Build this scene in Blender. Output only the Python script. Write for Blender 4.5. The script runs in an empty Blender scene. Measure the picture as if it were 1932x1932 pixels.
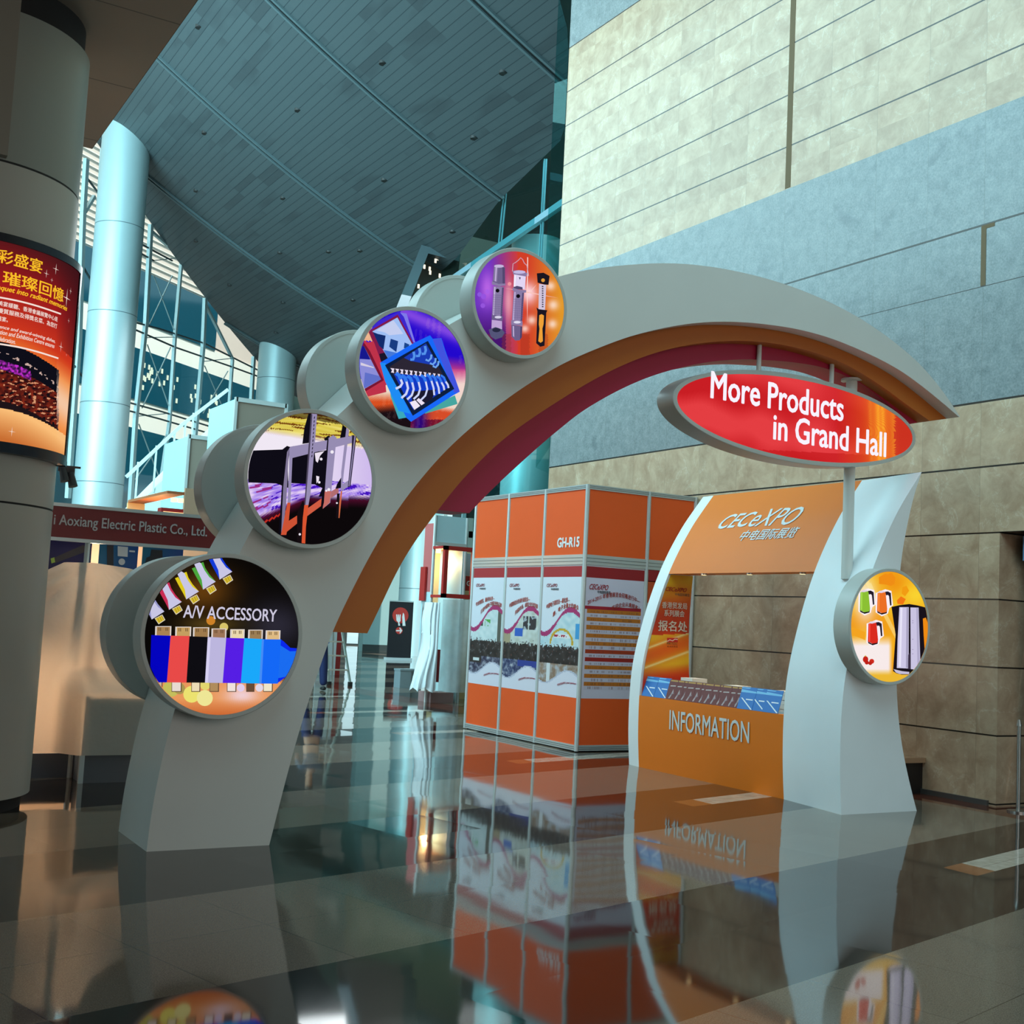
import bpy, bmesh, math, random
from mathutils import Vector, Matrix, noise
from mathutils.geometry import tessellate_polygon
random.seed(7)
SC = bpy.context.scene
COL = SC.collection

# ------------------------------------------------------------------ camera
F_PX, PITCH, ROLL, YAW, EYE = 2294.826, 0.08898993, 0.05027152, 0.5355873, 1.55
CAMP = Vector((0, 0, EYE))
_F = Vector((math.sin(YAW)*math.cos(PITCH), math.cos(YAW)*math.cos(PITCH), math.sin(PITCH)))
_R0 = Vector((math.cos(YAW), -math.sin(YAW), 0)); _U0 = _R0.cross(_F)
_R = _R0*math.cos(ROLL) + _U0*math.sin(ROLL); _U = -_R0*math.sin(ROLL) + _U0*math.cos(ROLL)
cam_d = bpy.data.cameras.new('camera'); cam = bpy.data.objects.new('camera', cam_d); COL.objects.link(cam)
cam.matrix_world = Matrix(((_R.x, _U.x, -_F.x, 0), (_R.y, _U.y, -_F.y, 0), (_R.z, _U.z, -_F.z, EYE), (0, 0, 0, 1)))
cam_d.sensor_width = 36; cam_d.sensor_fit = 'HORIZONTAL'; cam_d.lens = 36*F_PX/1932; cam_d.clip_start = .05; cam_d.clip_end = 400
SC.camera = cam

# ------------------------------------------------------------------ world, lights, exposure
SC.view_settings.view_transform = 'Standard'; SC.view_settings.look = 'None'
SC.view_settings.exposure = 0.0; SC.view_settings.gamma = 1.0; SC.view_settings.use_curve_mapping = False
w = bpy.data.worlds.new('sky'); SC.world = w; w.use_nodes = True
bg = w.node_tree.nodes['Background']; bg.inputs[0].default_value = (.62, .93, 1.0, 1); bg.inputs[1].default_value = 1.15

def area_light(name, loc, target, sx, sy, power, col):
    l = bpy.data.lights.new(name, 'AREA'); l.shape = 'RECTANGLE'; l.size = sx; l.size_y = sy; l.energy = power; l.color = col
    o = bpy.data.objects.new(name, l); COL.objects.link(o); o.location = loc
    o.rotation_euler = (Vector(target)-Vector(loc)).to_track_quat('-Z', 'Y').to_euler(); return o
def spot(name, loc, target, power, col, ang=80, blend=.6, rad=.05):
    l = bpy.data.lights.new(name, 'SPOT'); l.energy = power; l.color = col; l.spot_size = math.radians(ang); l.spot_blend = blend; l.shadow_soft_size = rad
    o = bpy.data.objects.new(name, l); COL.objects.link(o); o.location = loc
    o.rotation_euler = (Vector(target)-Vector(loc)).to_track_quat('-Z', 'Y').to_euler(); return o
def point(name, loc, power, col, rad=.1):
    l = bpy.data.lights.new(name, 'POINT'); l.energy = power; l.color = col; l.shadow_soft_size = rad
    o = bpy.data.objects.new(name, l); COL.objects.link(o); o.location = loc; return o
# daylight through the tall glazing left of and ahead of the arch
area_light('clerestory_daylight', (2.1, 15, 12.6), (12, 15.5, 9), 36, 8, 3650, (.47, .88, 1.0))
gd = area_light('glazing_daylight', (-9, 25, 9), (11, 38, 8), 20, 14, 4300, (.5, .92, 1.0)); gd.data.spread = math.radians(110)
sl = bpy.data.lights.new('sun', 'SUN'); sl.energy = 7.5; sl.color = (1.0, .97, .9); sl.angle = .01; so = bpy.data.objects.new('sun', sl); COL.objects.link(so)
so.rotation_euler = Vector((-.15, .5, -.85)).to_track_quat('-Z', 'Y').to_euler()
area_light('front_fill', (3.5, -7, 4.2), (4.5, 8, 2.0), 10, 5, 260, (1.0, .90, .84))  # added warm fill from behind the camera; no entrance stands there
area_light('hall_lamps', (14, 31, 10.5), (14, 31, 0), 5, 8, 900, (.9, .98, 1.0))

# ------------------------------------------------------------------ helpers
def ray(x, y): return (_R*(x-966) - _U*(y-966) + _F*F_PX)
def pX(x, y, v): d = ray(x, y); return CAMP + d*((v-CAMP.x)/d.x)
def pY(x, y, v): d = ray(x, y); return CAMP + d*((v-CAMP.y)/d.y)
def pZ(x, y, v=0.): d = ray(x, y); return CAMP + d*((v-CAMP.z)/d.z)
def pP(x, y, p0, n): d = ray(x, y); return CAMP + d*((Vector(p0)-CAMP).dot(n)/d.dot(n))
def pix(p):
    v = Vector(p)-CAMP; k = F_PX/v.dot(_F); return (966+v.dot(_R)*k, 966-v.dot(_U)*k)
def lin(c):
    c = c/255; return c/12.92 if c <= .04045 else ((c+.055)/1.055)**2.4
def rgb(*c): return (lin(c[0]), lin(c[1]), lin(c[2]), 1)

_M = {}
def mat(name, col, rough=.5, metal=0., spec=.5, coat=0., bump=0., bscale=200):
    if name in _M: return _M[name]
    m = bpy.data.materials.new(name); m.use_nodes = True; nt = m.node_tree; b = nt.nodes['Principled BSDF']
    b.inputs['Base Color'].default_value = rgb(*col); b.inputs['Roughness'].default_value = rough
    b.inputs['Metallic'].default_value = metal; b.inputs['Specular IOR Level'].default_value = spec; b.inputs['Coat Weight'].default_value = coat
    nz = nt.nodes.new('ShaderNodeTexNoise'); nz.inputs['Scale'].default_value = bscale if bump else 3.0; nz.inputs['Detail'].default_value = 3
    tc = nt.nodes.new('ShaderNodeTexCoord'); nt.links.new(tc.outputs['Object'], nz.inputs['Vector'])
    mx = nt.nodes.new('ShaderNodeMix'); mx.data_type = 'RGBA'; mx.blend_type = 'MULTIPLY'; mx.inputs[0].default_value = .06
    mx.inputs[6].default_value = rgb(*col); nt.links.new(nz.outputs['Fac'], mx.inputs[7]); nt.links.new(mx.outputs[2], b.inputs['Base Color'])
    if bump:
        bp = nt.nodes.new('ShaderNodeBump'); bp.inputs['Strength'].default_value = bump; bp.inputs['Distance'].default_value = .002
        nt.links.new(nz.outputs['Fac'], bp.inputs['Height']); nt.links.new(bp.outputs[0], b.inputs['Normal'])
    _M[name] = m; return m
def emit(col, strength=1.0):
    k = 'lit_%d_%d_%d_%s' % (*[int(c) for c in col], strength)
    if k in _M: return _M[k]
    m = bpy.data.materials.new(k); m.use_nodes = True; nt = m.node_tree; nt.nodes.remove(nt.nodes['Principled BSDF'])
    e = nt.nodes.new('ShaderNodeEmission'); e.inputs[0].default_value = rgb(*col); e.inputs[1].default_value = strength
    nt.links.new(e.outputs[0], nt.nodes['Material Output'].inputs[0]); _M[k] = m; return m
def ink(col, rough=.5): return mat('ink_%d_%d_%d' % tuple(int(c) for c in col), col, rough)
def painted(name, lit=0., rough=.45):
    if name in _M: return _M[name]
    m = bpy.data.materials.new(name); m.use_nodes = True; nt = m.node_tree; b = nt.nodes['Principled BSDF']
    a = nt.nodes.new('ShaderNodeVertexColor'); a.layer_name = 'Col'
    if lit:
        e = nt.nodes.new('ShaderNodeEmission'); e.inputs[1].default_value = lit; nt.links.new(a.outputs[0], e.inputs[0])
        nt.links.new(e.outputs[0], nt.nodes['Material Output'].inputs[0]); nt.nodes.remove(b)
    else:
        nt.links.new(a.outputs[0], b.inputs['Base Color']); b.inputs['Roughness'].default_value = rough
    _M[name] = m; return m

class G:            # collects geometry for one mesh
    def __init__(s): s.v = []; s.f = []; s.m = []; s.mats = []; s.smooth = []
    def mi(s, m):
        if m not in s.mats: s.mats.append(m)
        return s.mats.index(m)
    def face(s, pts, m, sm=False):
        i = len(s.v); s.v += [tuple(p) for p in pts]; s.f.append(tuple(range(i, i+len(pts)))); s.m.append(s.mi(m)); s.smooth.append(sm)
    def grid(s, rows, m, sm=True, closed=False):
        i = len(s.v); n = len(rows[0])
        for r in rows: s.v += [tuple(p) for p in r]
        for a in range(len(rows)-1):
            for b in range(n if closed else n-1):
                c = (b+1) % n
                s.f.append((i+a*n+b, i+a*n+c, i+(a+1)*n+c, i+(a+1)*n+b)); s.m.append(s.mi(m)); s.smooth.append(sm)
    def box(s, a, b, m):
        x0, y0, z0 = [min(a[k], b[k]) for k in range(3)]; x1, y1, z1 = [max(a[k], b[k]) for k in range(3)]
        s.hexa([(x0, y0, z0), (x1, y0, z0), (x1, y1, z0), (x0, y1, z0)], [(x0, y0, z1), (x1, y0, z1), (x1, y1, z1), (x0, y1, z1)], m)
    def hexa(s, lo, hi, m):
        i = len(s.v); s.v += [tuple(p) for p in lo] + [tuple(p) for p in hi]
        for f in ((3, 2, 1, 0), (4, 5, 6, 7), (0, 1, 5, 4), (1, 2, 6, 5), (2, 3, 7, 6), (3, 0, 4, 7)):
            s.f.append(tuple(i+k for k in f)); s.m.append(s.mi(m)); s.smooth.append(False)
    def bar(s, a, b, w, d, m, up=(0, 0, 1)):
        a = Vector(a); b = Vector(b); t = (b-a).normalized(); u = Vector(up)
        if abs(t.dot(u)) > .98: u = Vector((1, 0, 0))
        r = t.cross(u).normalized()*w/2; q = r.cross(t).normalized()*d/2
        s.hexa([a-r-q, a+r-q, a+r+q, a-r+q], [b-r-q, b+r-q, b+r+q, b-r+q], m)
    def tube(s, a, b, r0, m, r1=None, n=24, caps=True):
        a = Vector(a); b = Vector(b); r1 = r0 if r1 is None else r1; t = (b-a).normalized()
        u = Vector((0, 0, 1)) if abs(t.z) < .9 else Vector((1, 0, 0)); p = t.cross(u).normalized(); q = p.cross(t)
        A = [a+(p*math.cos(k*2*math.pi/n)+q*math.sin(k*2*math.pi/n))*r0 for k in range(n)]
        B = [b+(p*math.cos(k*2*math.pi/n)+q*math.sin(k*2*math.pi/n))*r1 for k in range(n)]
        s.grid([A, B], m, True, True)
        if caps: s.face(A[::-1], m); s.face(B, m)
    def poly(s, pts, m):
        pts = [Vector(p) for p in pts]; i = len(s.v)
        s.v += [tuple(p) for p in pts]
        for t in tessellate_polygon([pts]): s.f.append(tuple(i+k for k in t)); s.m.append(s.mi(m)); s.smooth.append(False)
    def strip_solid(s, A, B, Y0, Y1, m, mf=None):   # A, B lists of (x,z); solid between the curves from Y0 to Y1
        f = lambda L, y: [(p[0], y, p[1]) for p in L]
        s.grid([f(A, Y0), f(B, Y0)], mf or m, False); s.grid([f(B, Y1), f(A, Y1)], m, False)
        s.grid([f(A, Y1), f(A, Y0)], m, True); s.grid([f(B, Y0), f(B, Y1)], m, True)
        for k in (0, -1): s.face([(A[k][0], Y0, A[k][1]), (B[k][0], Y0, B[k][1]), (B[k][0], Y1, B[k][1]), (A[k][0], Y1, A[k][1])], m)
    def build(s, name, parent=None, recalc=True):
        me = bpy.data.meshes.new(name); me.from_pydata(s.v, [], s.f)
        for m in s.mats: me.materials.append(m)
        for k, p in enumerate(me.polygons): p.material_index = s.m[k]; p.use_smooth = s.smooth[k]
        if recalc:
            bm = bmesh.new(); bm.from_mesh(me); bmesh.ops.remove_doubles(bm, verts=bm.verts, dist=1e-5)
            bmesh.ops.recalc_face_normals(bm, faces=bm.faces); bm.to_mesh(me); bm.free()
            try: me.set_sharp_from_angle(angle=math.radians(35))
            except Exception: pass
        return link(name, me, parent)
def link(name, me, parent=None):
    o = bpy.data.objects.new(name, me); COL.objects.link(o)
    if parent:
        o.parent = parent; o.matrix_parent_inverse = wmat(parent).inverted()
    return o
def wmat(o):
    m = o.matrix_basis.copy()
    while o.parent: m = o.parent.matrix_basis @ (o.matrix_parent_inverse @ m) if False else (wmat(o.parent) @ o.matrix_parent_inverse @ o.matrix_basis); return m
    return m
def thing(name, label, cat, loc=(0, 0, 0), group=None):
    o = bpy.data.objects.new(name, None); COL.objects.link(o); o.location = loc; o.empty_display_size = .2
    return tag(o, label, cat, group)
def tag(o, label, cat, group=None):
    o['label'] = label; o['category'] = cat
    if group: o['group'] = group
    return o
def struct(o): o['kind'] = 'structure'; return o

def paint(name, parent, mapper, u0, u1, v0, v1, nu, nv, fn, m, inside=None):
    """fine grid whose cells carry printed colours; mapper(u,v)->point, fn(u,v)->(r,g,b) 0..255"""
    me = bpy.data.meshes.new(name); V = []; Fc = []; cols = []
    for j in range(nv+1):
        for i in range(nu+1): V.append(mapper(u0+(u1-u0)*i/nu, v0+(v1-v0)*j/nv))
    for j in range(nv):
        for i in range(nu):
            u = u0+(u1-u0)*(i+.5)/nu; v = v0+(v1-v0)*(j+.5)/nv
            if inside and not inside(u, v): continue
            a = j*(nu+1)+i; Fc.append((a, a+1, a+nu+2, a+nu+1)); c = fn(u, v); cols.append(rgb(*[max(0, min(255, k)) for k in c]))
    me.from_pydata([tuple(p) for p in V], [], Fc); me.materials.append(m)
    ca = me.color_attributes.new('Col', 'FLOAT_COLOR', 'CORNER')
    flat = []
    for c in cols: flat += list(c)*4
    ca.data.foreach_set('color', flat)
    return link(name, me, parent)
def disc_paint(name, parent, cx, cz, R, Y, nr, na, fn, m):
    me = bpy.data.meshes.new(name); V = [(cx, Y, cz)]; Fc = []; cols = []
    for r in range(1, nr+1):
        for a in range(na):
            t = 2*math.pi*a/na; V.append((cx+R*r/nr*math.cos(t), Y, cz+R*r/nr*math.sin(t)))
    for r in range(nr):
        for a in range(na):
            b = (a+1) % na; rr = R*(r+.5)/nr; t = 2*math.pi*(a+.5)/na; c = fn(cx+rr*math.cos(t), cz+rr*math.sin(t))
            if r == 0: Fc.append((0, 1+a, 1+b)); cols.append((c, 3))
            else: Fc.append((1+(r-1)*na+a, 1+r*na+a, 1+r*na+b, 1+(r-1)*na+b)); cols.append((c, 4))
    me.from_pydata(V, [], Fc); me.materials.append(m); ca = me.color_attributes.new('Col', 'FLOAT_COLOR', 'CORNER'); flat = []
    for c, n in cols: flat += list(rgb(*[max(0, min(255, k)) for k in c]))*n
    ca.data.foreach_set('color', flat)
    return me

def text(body, box, mapper, m, parent, name='lettering', bold=0., shear=0., depth=0.):
    """letters fitted into box (a0,b0,a1,b1) of a surface; mapper(a,b)->point"""
    cu = bpy.data.curves.new(name, 'FONT'); cu.body = body; cu.size = 1; cu.offset = 0; cu.shear = shear; cu.extrude = 0; cu.resolution_u = 3
    to = bpy.data.objects.new(name, cu); COL.objects.link(to)
    dg = bpy.context.evaluated_depsgraph_get(); me = bpy.data.meshes.new_from_object(to.evaluated_get(dg)); bpy.data.objects.remove(to); bpy.data.curves.remove(cu)
    if not me.vertices: return None
    xs = [v.co.x for v in me.vertices]; ys = [v.co.y for v in me.vertices]
    x0, x1, y0, y1 = min(xs), max(xs), min(ys), max(ys); a0, b0, a1, b1 = box
    sx, sy = (a1-a0)/max(1e-6, x1-x0), (b1-b0)/max(1e-6, y1-y0); V = []; Fc = []; n0 = len(me.vertices); k = bold*1.3; c0 = Vector(mapper((a0+a1)/2, (b0+b1)/2)); toc = (CAMP-c0).normalized()
    for dx, dy in ((0, 0), (k, 0), (-k, 0), (0, k*.7), (0, -k*.7), (k*.7, k*.5), (-k*.7, -k*.5), (k*.7, -k*.5), (-k*.7, k*.5)) if bold else ((0, 0),):
        o = len(V); V += [tuple(Vector(mapper(a0+sx*(v.co.x+dx-x0), b0+sy*(v.co.y+dy-y0)))+toc*(o/max(1, n0)*.0007)) for v in me.vertices]; Fc += [tuple(i+o for i in p.vertices) for p in me.polygons]
    bpy.data.meshes.remove(me); me = bpy.data.meshes.new(name); me.from_pydata(V, [], Fc); me.materials.append(m)
    return link(name, me, parent)

def cr(P, n):       # Catmull-Rom through P resampled to n points
    P = [Vector(p) for p in P]; Q = [P[0]*2-P[1]]+P+[P[-1]*2-P[-2]]; S = []
    for i in range(1, len(Q)-2):
        for k in range(12):
            t = k/12; a, b, c, d = Q[i-1:i+3]
            S.append(.5*((2*b)+(c-a)*t+(2*a-5*b+4*c-d)*t*t+(3*b-a-3*c+d)*t**3))
    S.append(P[-1]); L = [0]
    for i in range(1, len(S)): L.append(L[-1]+(S[i]-S[i-1]).length)
    out = []; j = 0
    for k in range(n):
        s = L[-1]*k/(n-1)
        while j < len(L)-2 and L[j+1] < s: j += 1
        f = (s-L[j])/max(1e-9, L[j+1]-L[j]); out.append(S[j].lerp(S[j+1], min(1, f)))
    return out
def smooth(P, it=3):
    P = [Vector(p) for p in P]
    for _ in range(it): P = [P[0]]+[(P[i-1]+P[i]*2+P[i+1])/4 for i in range(1, len(P)-1)]+[P[-1]]
    return P
def lerp_tab(T, z):
    if z <= T[0][0]: return T[0][1]
    for (a, x), (b, y) in zip(T, T[1:]):
        if z <= b: return x+(y-x)*(z-a)/(b-a)
    return T[-1][1]
def mixc(a, b, t): t = max(0, min(1, t)); return tuple(a[i]+(b[i]-a[i])*t for i in range(3))
def nz(x, y, s=1., z=0.): return noise.noise(Vector((x*s, y*s, z)))

# ------------------------------------------------------------------ node helper
class NT:
    def __init__(s, name):
        s.m = bpy.data.materials.new(name); s.m.use_nodes = True; s.t = s.m.node_tree; s.b = s.t.nodes['Principled BSDF']
        tc = s.t.nodes.new('ShaderNodeTexCoord'); s.obj = tc.outputs['Object']; s.uv = tc.outputs['UV']
        sp = s.t.nodes.new('ShaderNodeSeparateXYZ'); s.t.links.new(s.obj, sp.inputs[0]); s.X, s.Y, s.Z = sp.outputs
    def put(s, i, v):
        if hasattr(v, 'is_output'): s.t.links.new(v, i)
        else: i.default_value = v
    def m_(s, op, a, b=0., c=0.):
        n = s.t.nodes.new('ShaderNodeMath'); n.operation = op; s.put(n.inputs[0], a); s.put(n.inputs[1], b); s.put(n.inputs[2], c); return n.outputs[0]
    def mix(s, f, a, b, mode='MIX'):
        n = s.t.nodes.new('ShaderNodeMix'); n.data_type = 'RGBA'; n.blend_type = mode; s.put(n.inputs[0], f); s.put(n.inputs[6], a); s.put(n.inputs[7], b); return n.outputs[2]
    def noise(s, scale, detail=3, vec=None, rough=.5, dist=0.):
        n = s.t.nodes.new('ShaderNodeTexNoise'); n.inputs['Scale'].default_value = scale; n.inputs['Detail'].default_value = detail; n.inputs['Roughness'].default_value = rough
        n.inputs['Distortion'].default_value = dist; s.t.links.new(vec or s.obj, n.inputs['Vector']); return n.outputs['Fac']
    def wn(s, a, b):
        c = s.t.nodes.new('ShaderNodeCombineXYZ'); s.put(c.inputs[0], a); s.put(c.inputs[1], b)
        n = s.t.nodes.new('ShaderNodeTexWhiteNoise'); s.t.links.new(c.outputs[0], n.inputs['Vector']); return n
    def vec(s, a, b, c=0.):
        n = s.t.nodes.new('ShaderNodeCombineXYZ'); s.put(n.inputs[0], a); s.put(n.inputs[1], b); s.put(n.inputs[2], c); return n.outputs[0]
    def inr(s, v, a, b): return s.m_('MULTIPLY', s.m_('GREATER_THAN', v, a), s.m_('LESS_THAN', v, b))
    def ramp(s, v, a, b):
        n = s.t.nodes.new('ShaderNodeMapRange'); s.put(n.inputs[0], v); n.inputs[1].default_value = a; n.inputs[2].default_value = b; return n.outputs[0]
    def bump(s, h, st, d=.01):
        n = s.t.nodes.new('ShaderNodeBump'); n.inputs['Strength'].default_value = st; n.inputs['Distance'].default_value = d; s.t.links.new(h, n.inputs['Height']); s.t.links.new(n.outputs[0], s.b.inputs['Normal'])

# ------------------------------------------------------------------ floor
n = NT('polished_granite'); ca, sa = math.cos(.2555), math.sin(.2555)
u = n.m_('ADD', n.m_('MULTIPLY', n.X, ca), n.m_('MULTIPLY', n.Y, sa)); v = n.m_('SUBTRACT', n.m_('MULTIPLY', n.Y, ca), n.m_('MULTIPLY', n.X, sa))
vb = n.m_('DIVIDE', n.m_('SUBTRACT', v, 4.40), 1.44)
par = n.m_('FLOORED_MODULO', n.m_('FLOOR', vb), 2.0)
sp1 = n.noise(160, 4, rough=.8); sp2 = n.noise(45, 4, rough=.7)
spk = n.m_('ADD', n.m_('MULTIPLY', n.ramp(sp1, .35, .68), .75), n.m_('MULTIPLY', sp2, .4))
light = n.mix(spk, rgb(64, 55, 48), rgb(150, 134, 118)); dark = n.mix(spk, rgb(14, 12, 11), rgb(52, 44, 38))
c = n.mix(par, light, dark)
s_ = n.m_('ABSOLUTE', n.m_('SUBTRACT', n.m_('FLOORED_MODULO', n.m_('SUBTRACT', v, 3.695-1.44), 2.88), 1.44))
strip = n.m_('LESS_THAN', s_, .135)
c = n.mix(n.m_('MULTIPLY', strip, n.inr(n.X, 7.05, 7.33)), c, rgb(150, 88, 50))
c = n.mix(n.m_('MULTIPLY', strip, n.inr(n.X, 7.33, 9.4)), c, n.mix(n.noise(9, 4, dist=1), rgb(150, 135, 118), rgb(215, 200, 185)))
c = n.mix(n.inr(n.X, 9.72, 10.4), c, n.mix(spk, rgb(60, 28, 20), rgb(120, 62, 44)))
ju = n.m_('ABSOLUTE', n.m_('SUBTRACT', n.m_('FRACT', n.m_('DIVIDE', u, .72)), .5)); jv = n.m_('ABSOLUTE', n.m_('SUBTRACT', n.m_('FRACT', n.m_('MULTIPLY', vb, 2.0)), .5))
j = n.m_('MAXIMUM', n.m_('GREATER_THAN', ju, .4965), n.m_('GREATER_THAN', jv, .4965))
c = n.mix(n.m_('MULTIPLY', j, .6), c, rgb(14, 13, 13)); n.put(n.b.inputs['Base Color'], c)
wn = n.wn(n.m_('FLOOR', n.m_('ADD', n.m_('DIVIDE', u, .72), .0)), n.m_('FLOOR', n.m_('MULTIPLY', vb, 2.0)))
vm = n.t.nodes.new('ShaderNodeVectorMath'); vm.operation = 'MULTIPLY_ADD'; n.t.links.new(wn.outputs['Color'], vm.inputs[0]); vm.inputs[1].default_value = (.009, .009, 0); vm.inputs[2].default_value = (-.0045, -.0045, 1)
wv = n.t.nodes.new('ShaderNodeTexNoise'); wv.inputs['Scale'].default_value = 2.2; wv.inputs['Detail'].default_value = 1; n.t.links.new(n.obj, wv.inputs['Vector'])
vm2 = n.t.nodes.new('ShaderNodeVectorMath'); vm2.operation = 'MULTIPLY_ADD'; n.t.links.new(wv.outputs['Color'], vm2.inputs[0]); vm2.inputs[1].default_value = (.008, .008, 0); vm2.inputs[2].default_value = (-.004, -.004, 0)
vm3 = n.t.nodes.new('ShaderNodeVectorMath'); vm3.operation = 'ADD'; n.t.links.new(vm.outputs[0], vm3.inputs[0]); n.t.links.new(vm2.outputs[0], vm3.inputs[1])
vn = n.t.nodes.new('ShaderNodeVectorMath'); vn.operation = 'NORMALIZE'; n.t.links.new(vm3.outputs[0], vn.inputs[0]); n.t.links.new(vn.outputs[0], n.b.inputs['Normal'])
n.b.inputs['Roughness'].default_value = .05; n.b.inputs['Specular IOR Level'].default_value = .45
g = G(); g.face([(-30, -12, 0), (45, -12, 0), (45, 75, 0), (-30, 75, 0)], n.m); struct(g.build('floor'))

# ------------------------------------------------------------------ stone wall on the right
n = NT('stone_cladding')
zn = n.Z; blue = n.m_('MAXIMUM', n.inr(zn, 3.985, 7.02), n.m_('GREATER_THAN', zn, 10.86))
pid = n.wn(n.m_('FLOOR', n.m_('DIVIDE', n.m_('SUBTRACT', n.Y, 8.02), .731)), n.m_('FLOOR', n.m_('DIVIDE', n.Z, .664)))
off = n.t.nodes.new('ShaderNodeVectorMath'); off.operation = 'MULTIPLY_ADD'; n.t.links.new(pid.outputs['Color'], off.inputs[0]); off.inputs[1].default_value = (9, 9, 9); n.t.links.new(n.obj, off.inputs[2])
cl = n.noise(3.2, 9, off.outputs[0], .68, .4); ve = n.noise(1.7, 10, off.outputs[0], .6, .7)
vein = n.m_('SUBTRACT', 1.0, n.ramp(n.m_('ABSOLUTE', n.m_('SUBTRACT', ve, .5)), 0, .010))
be = n.mix(n.ramp(cl, .34, .68), rgb(176, 144, 116), rgb(212, 184, 154)); be = n.mix(n.m_('MULTIPLY', n.m_('MULTIPLY', vein, n.ramp(cl, .4, .6)), .55), be, rgb(228, 214, 190))
be = n.mix(n.m_('MULTIPLY', pid.outputs['Value'], .16), be, rgb(120, 100, 84))
gs = n.m_('ADD', n.m_('MULTIPLY', n.ramp(n.noise(48, 5, off.outputs[0], .8), .32, .68), .6), n.m_('MULTIPLY', n.ramp(n.noise(7, 6, off.outputs[0], .7), .3, .7), .4)); gc = n.noise(2.4, 5, off.outputs[0], .6, .8)
bl = n.mix(gs, rgb(92, 104, 108), rgb(160, 166, 166)); bl = n.mix(n.m_('MULTIPLY', n.ramp(gc, .56, .70), .40), bl, rgb(78, 90, 98))
c = n.mix(blue, be, bl)
# joints: courses and staggered uprights
h = None
for zz, ww in ((.02, .012), (.674, .012), (1.332, .012), (1.994, .012), (2.652, .012), (3.317, .014), (3.98, .016), (5.172, .006), (7.565, .014), (8.235, .014), (8.883, .014), (9.545, .014), (10.12, .014), (10.86, .014)):
    a = n.m_('LESS_THAN', n.m_('ABSOLUTE', n.m_('SUBTRACT', n.Z, zz)), ww/2*1.3); h = a if h is None else n.m_('MAXIMUM', h, a)
a = n.m_('MULTIPLY', n.m_('LESS_THAN', n.m_('ABSOLUTE', n.m_('SUBTRACT', n.Z, 5.815)), .011), n.m_('LESS_THAN', n.Y, 10.93)); h = n.m_('MAXIMUM', h, a)
vj = n.m_('GREATER_THAN', n.m_('ABSOLUTE', n.m_('SUBTRACT', n.m_('FRACT', n.m_('DIVIDE', n.m_('SUBTRACT', n.Y, 8.02), .731)), .5)), .4965)
c = n.mix(n.m_('MULTIPLY', vj, .3), c, rgb(70, 64, 56)); c = n.mix(h, c, rgb(46, 40, 34)); n.put(n.b.inputs['Base Color'], c)
n.b.inputs['Roughness'].default_value = .22; n.b.inputs['Specular IOR Level'].default_value = .5
stone = n.m; groove = mat('groove_shadow', (112, 92, 66), .8)
g = G(); XW = 10.19
g.box((XW, 7.78, 0), (XW+.6, 16.09, 16), stone)
g.box((XW, -8, 2.655), (XW+.6, 7.78, 16), stone)
g.box((XW+.2, 16.09, 0), (XW+12, 16.3, 16), stone)
wr = struct(g.build('wall_right'))
g = G(); g.box((XW-.004, 10.86, 7.03), (XW+.02, 10.95, 13.5), groove); g.box((XW-.004, 7.99, 5.18), (XW+.02, 8.05, 5.80), groove); g.box((XW-.003, 7.89, 5.77), (XW+.02, 8.05, 5.81), groove)
g.build('wall_groove', wr)
# skirting
g = G(); g.box((XW-.03, 7.86, 0), (XW, 12.3, .05), mat('skirting_steel', (110, 110, 108), .3, .6)); struct(g.build('baseboard_right'))

# ------------------------------------------------------------------ doorway at the right edge
dk = mat('dark_stone', (62, 54, 48), .3); fr = mat('brushed_steel', (190, 190, 186), .25, .9)
g = G(); g.box((XW+.6, 6.0, 0), (XW+.62, 7.78, 2.65), mat('door_wood', (62, 34, 24), .35))
d = struct(g.build('door_1'))
g = G(); g.box((XW+.28, 7.60, 0), (XW+.34, 7.66, 2.30), fr); g.box((XW+.28, 6.2, 2.24), (XW+.34, 7.66, 2.30), fr); g.build('door_frame', d)
g = G(); g.box((XW+.3, 6.3, 2.32), (XW+.5, 7.7, 2.652), dk); g.face([(XW+.14, 7.62, 2.38), (XW+.14, 6.4, 2.38), (XW+.14, 6.4, 2.62), (XW+.14, 7.62, 2.62)], mat('transom_glass', (110, 150, 190), .1)); g.build('transom_window', d)
g = G(); g.box((XW+.24, 6.3, 1.12), (XW+.28, 7.6, 1.22), fr); g.build('push_bar', d)
t = thing('steel_post', 'polished steel post with round foot beside the door at the right edge', 'post', (10.25, 7.5, 0))
q = pX(1921, 1500, 10.12); g = G(); g.tube((10.12, q.y, .012), (10.12, q.y, .80), .019, fr); g.tube((10.12, q.y, .8), (10.12, q.y, .86), .026, fr, .012); g.build('post_tube', t)
g = G(); g.tube((10.12, q.y, 0), (10.12, q.y, .015), .10, fr); g.build('foot_plate', t)

# stone bench on the wall
bt = mat('bench_stone', (176, 142, 112), .2); bs = mat('bench_support', (30, 26, 26), .5)
t = thing('wall_bench', 'small stone ledge bench on dark support against the stone wall', 'bench', (10, 8.9, 0))
g = G(); g.box((9.82, 8.62, .315), (10.185, 9.7, .365), bt); g.build('seat', t); g = G(); g.box((9.95, 8.66, .0), (10.185, 9.66, .31), bs); g.build('support', t)

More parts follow.
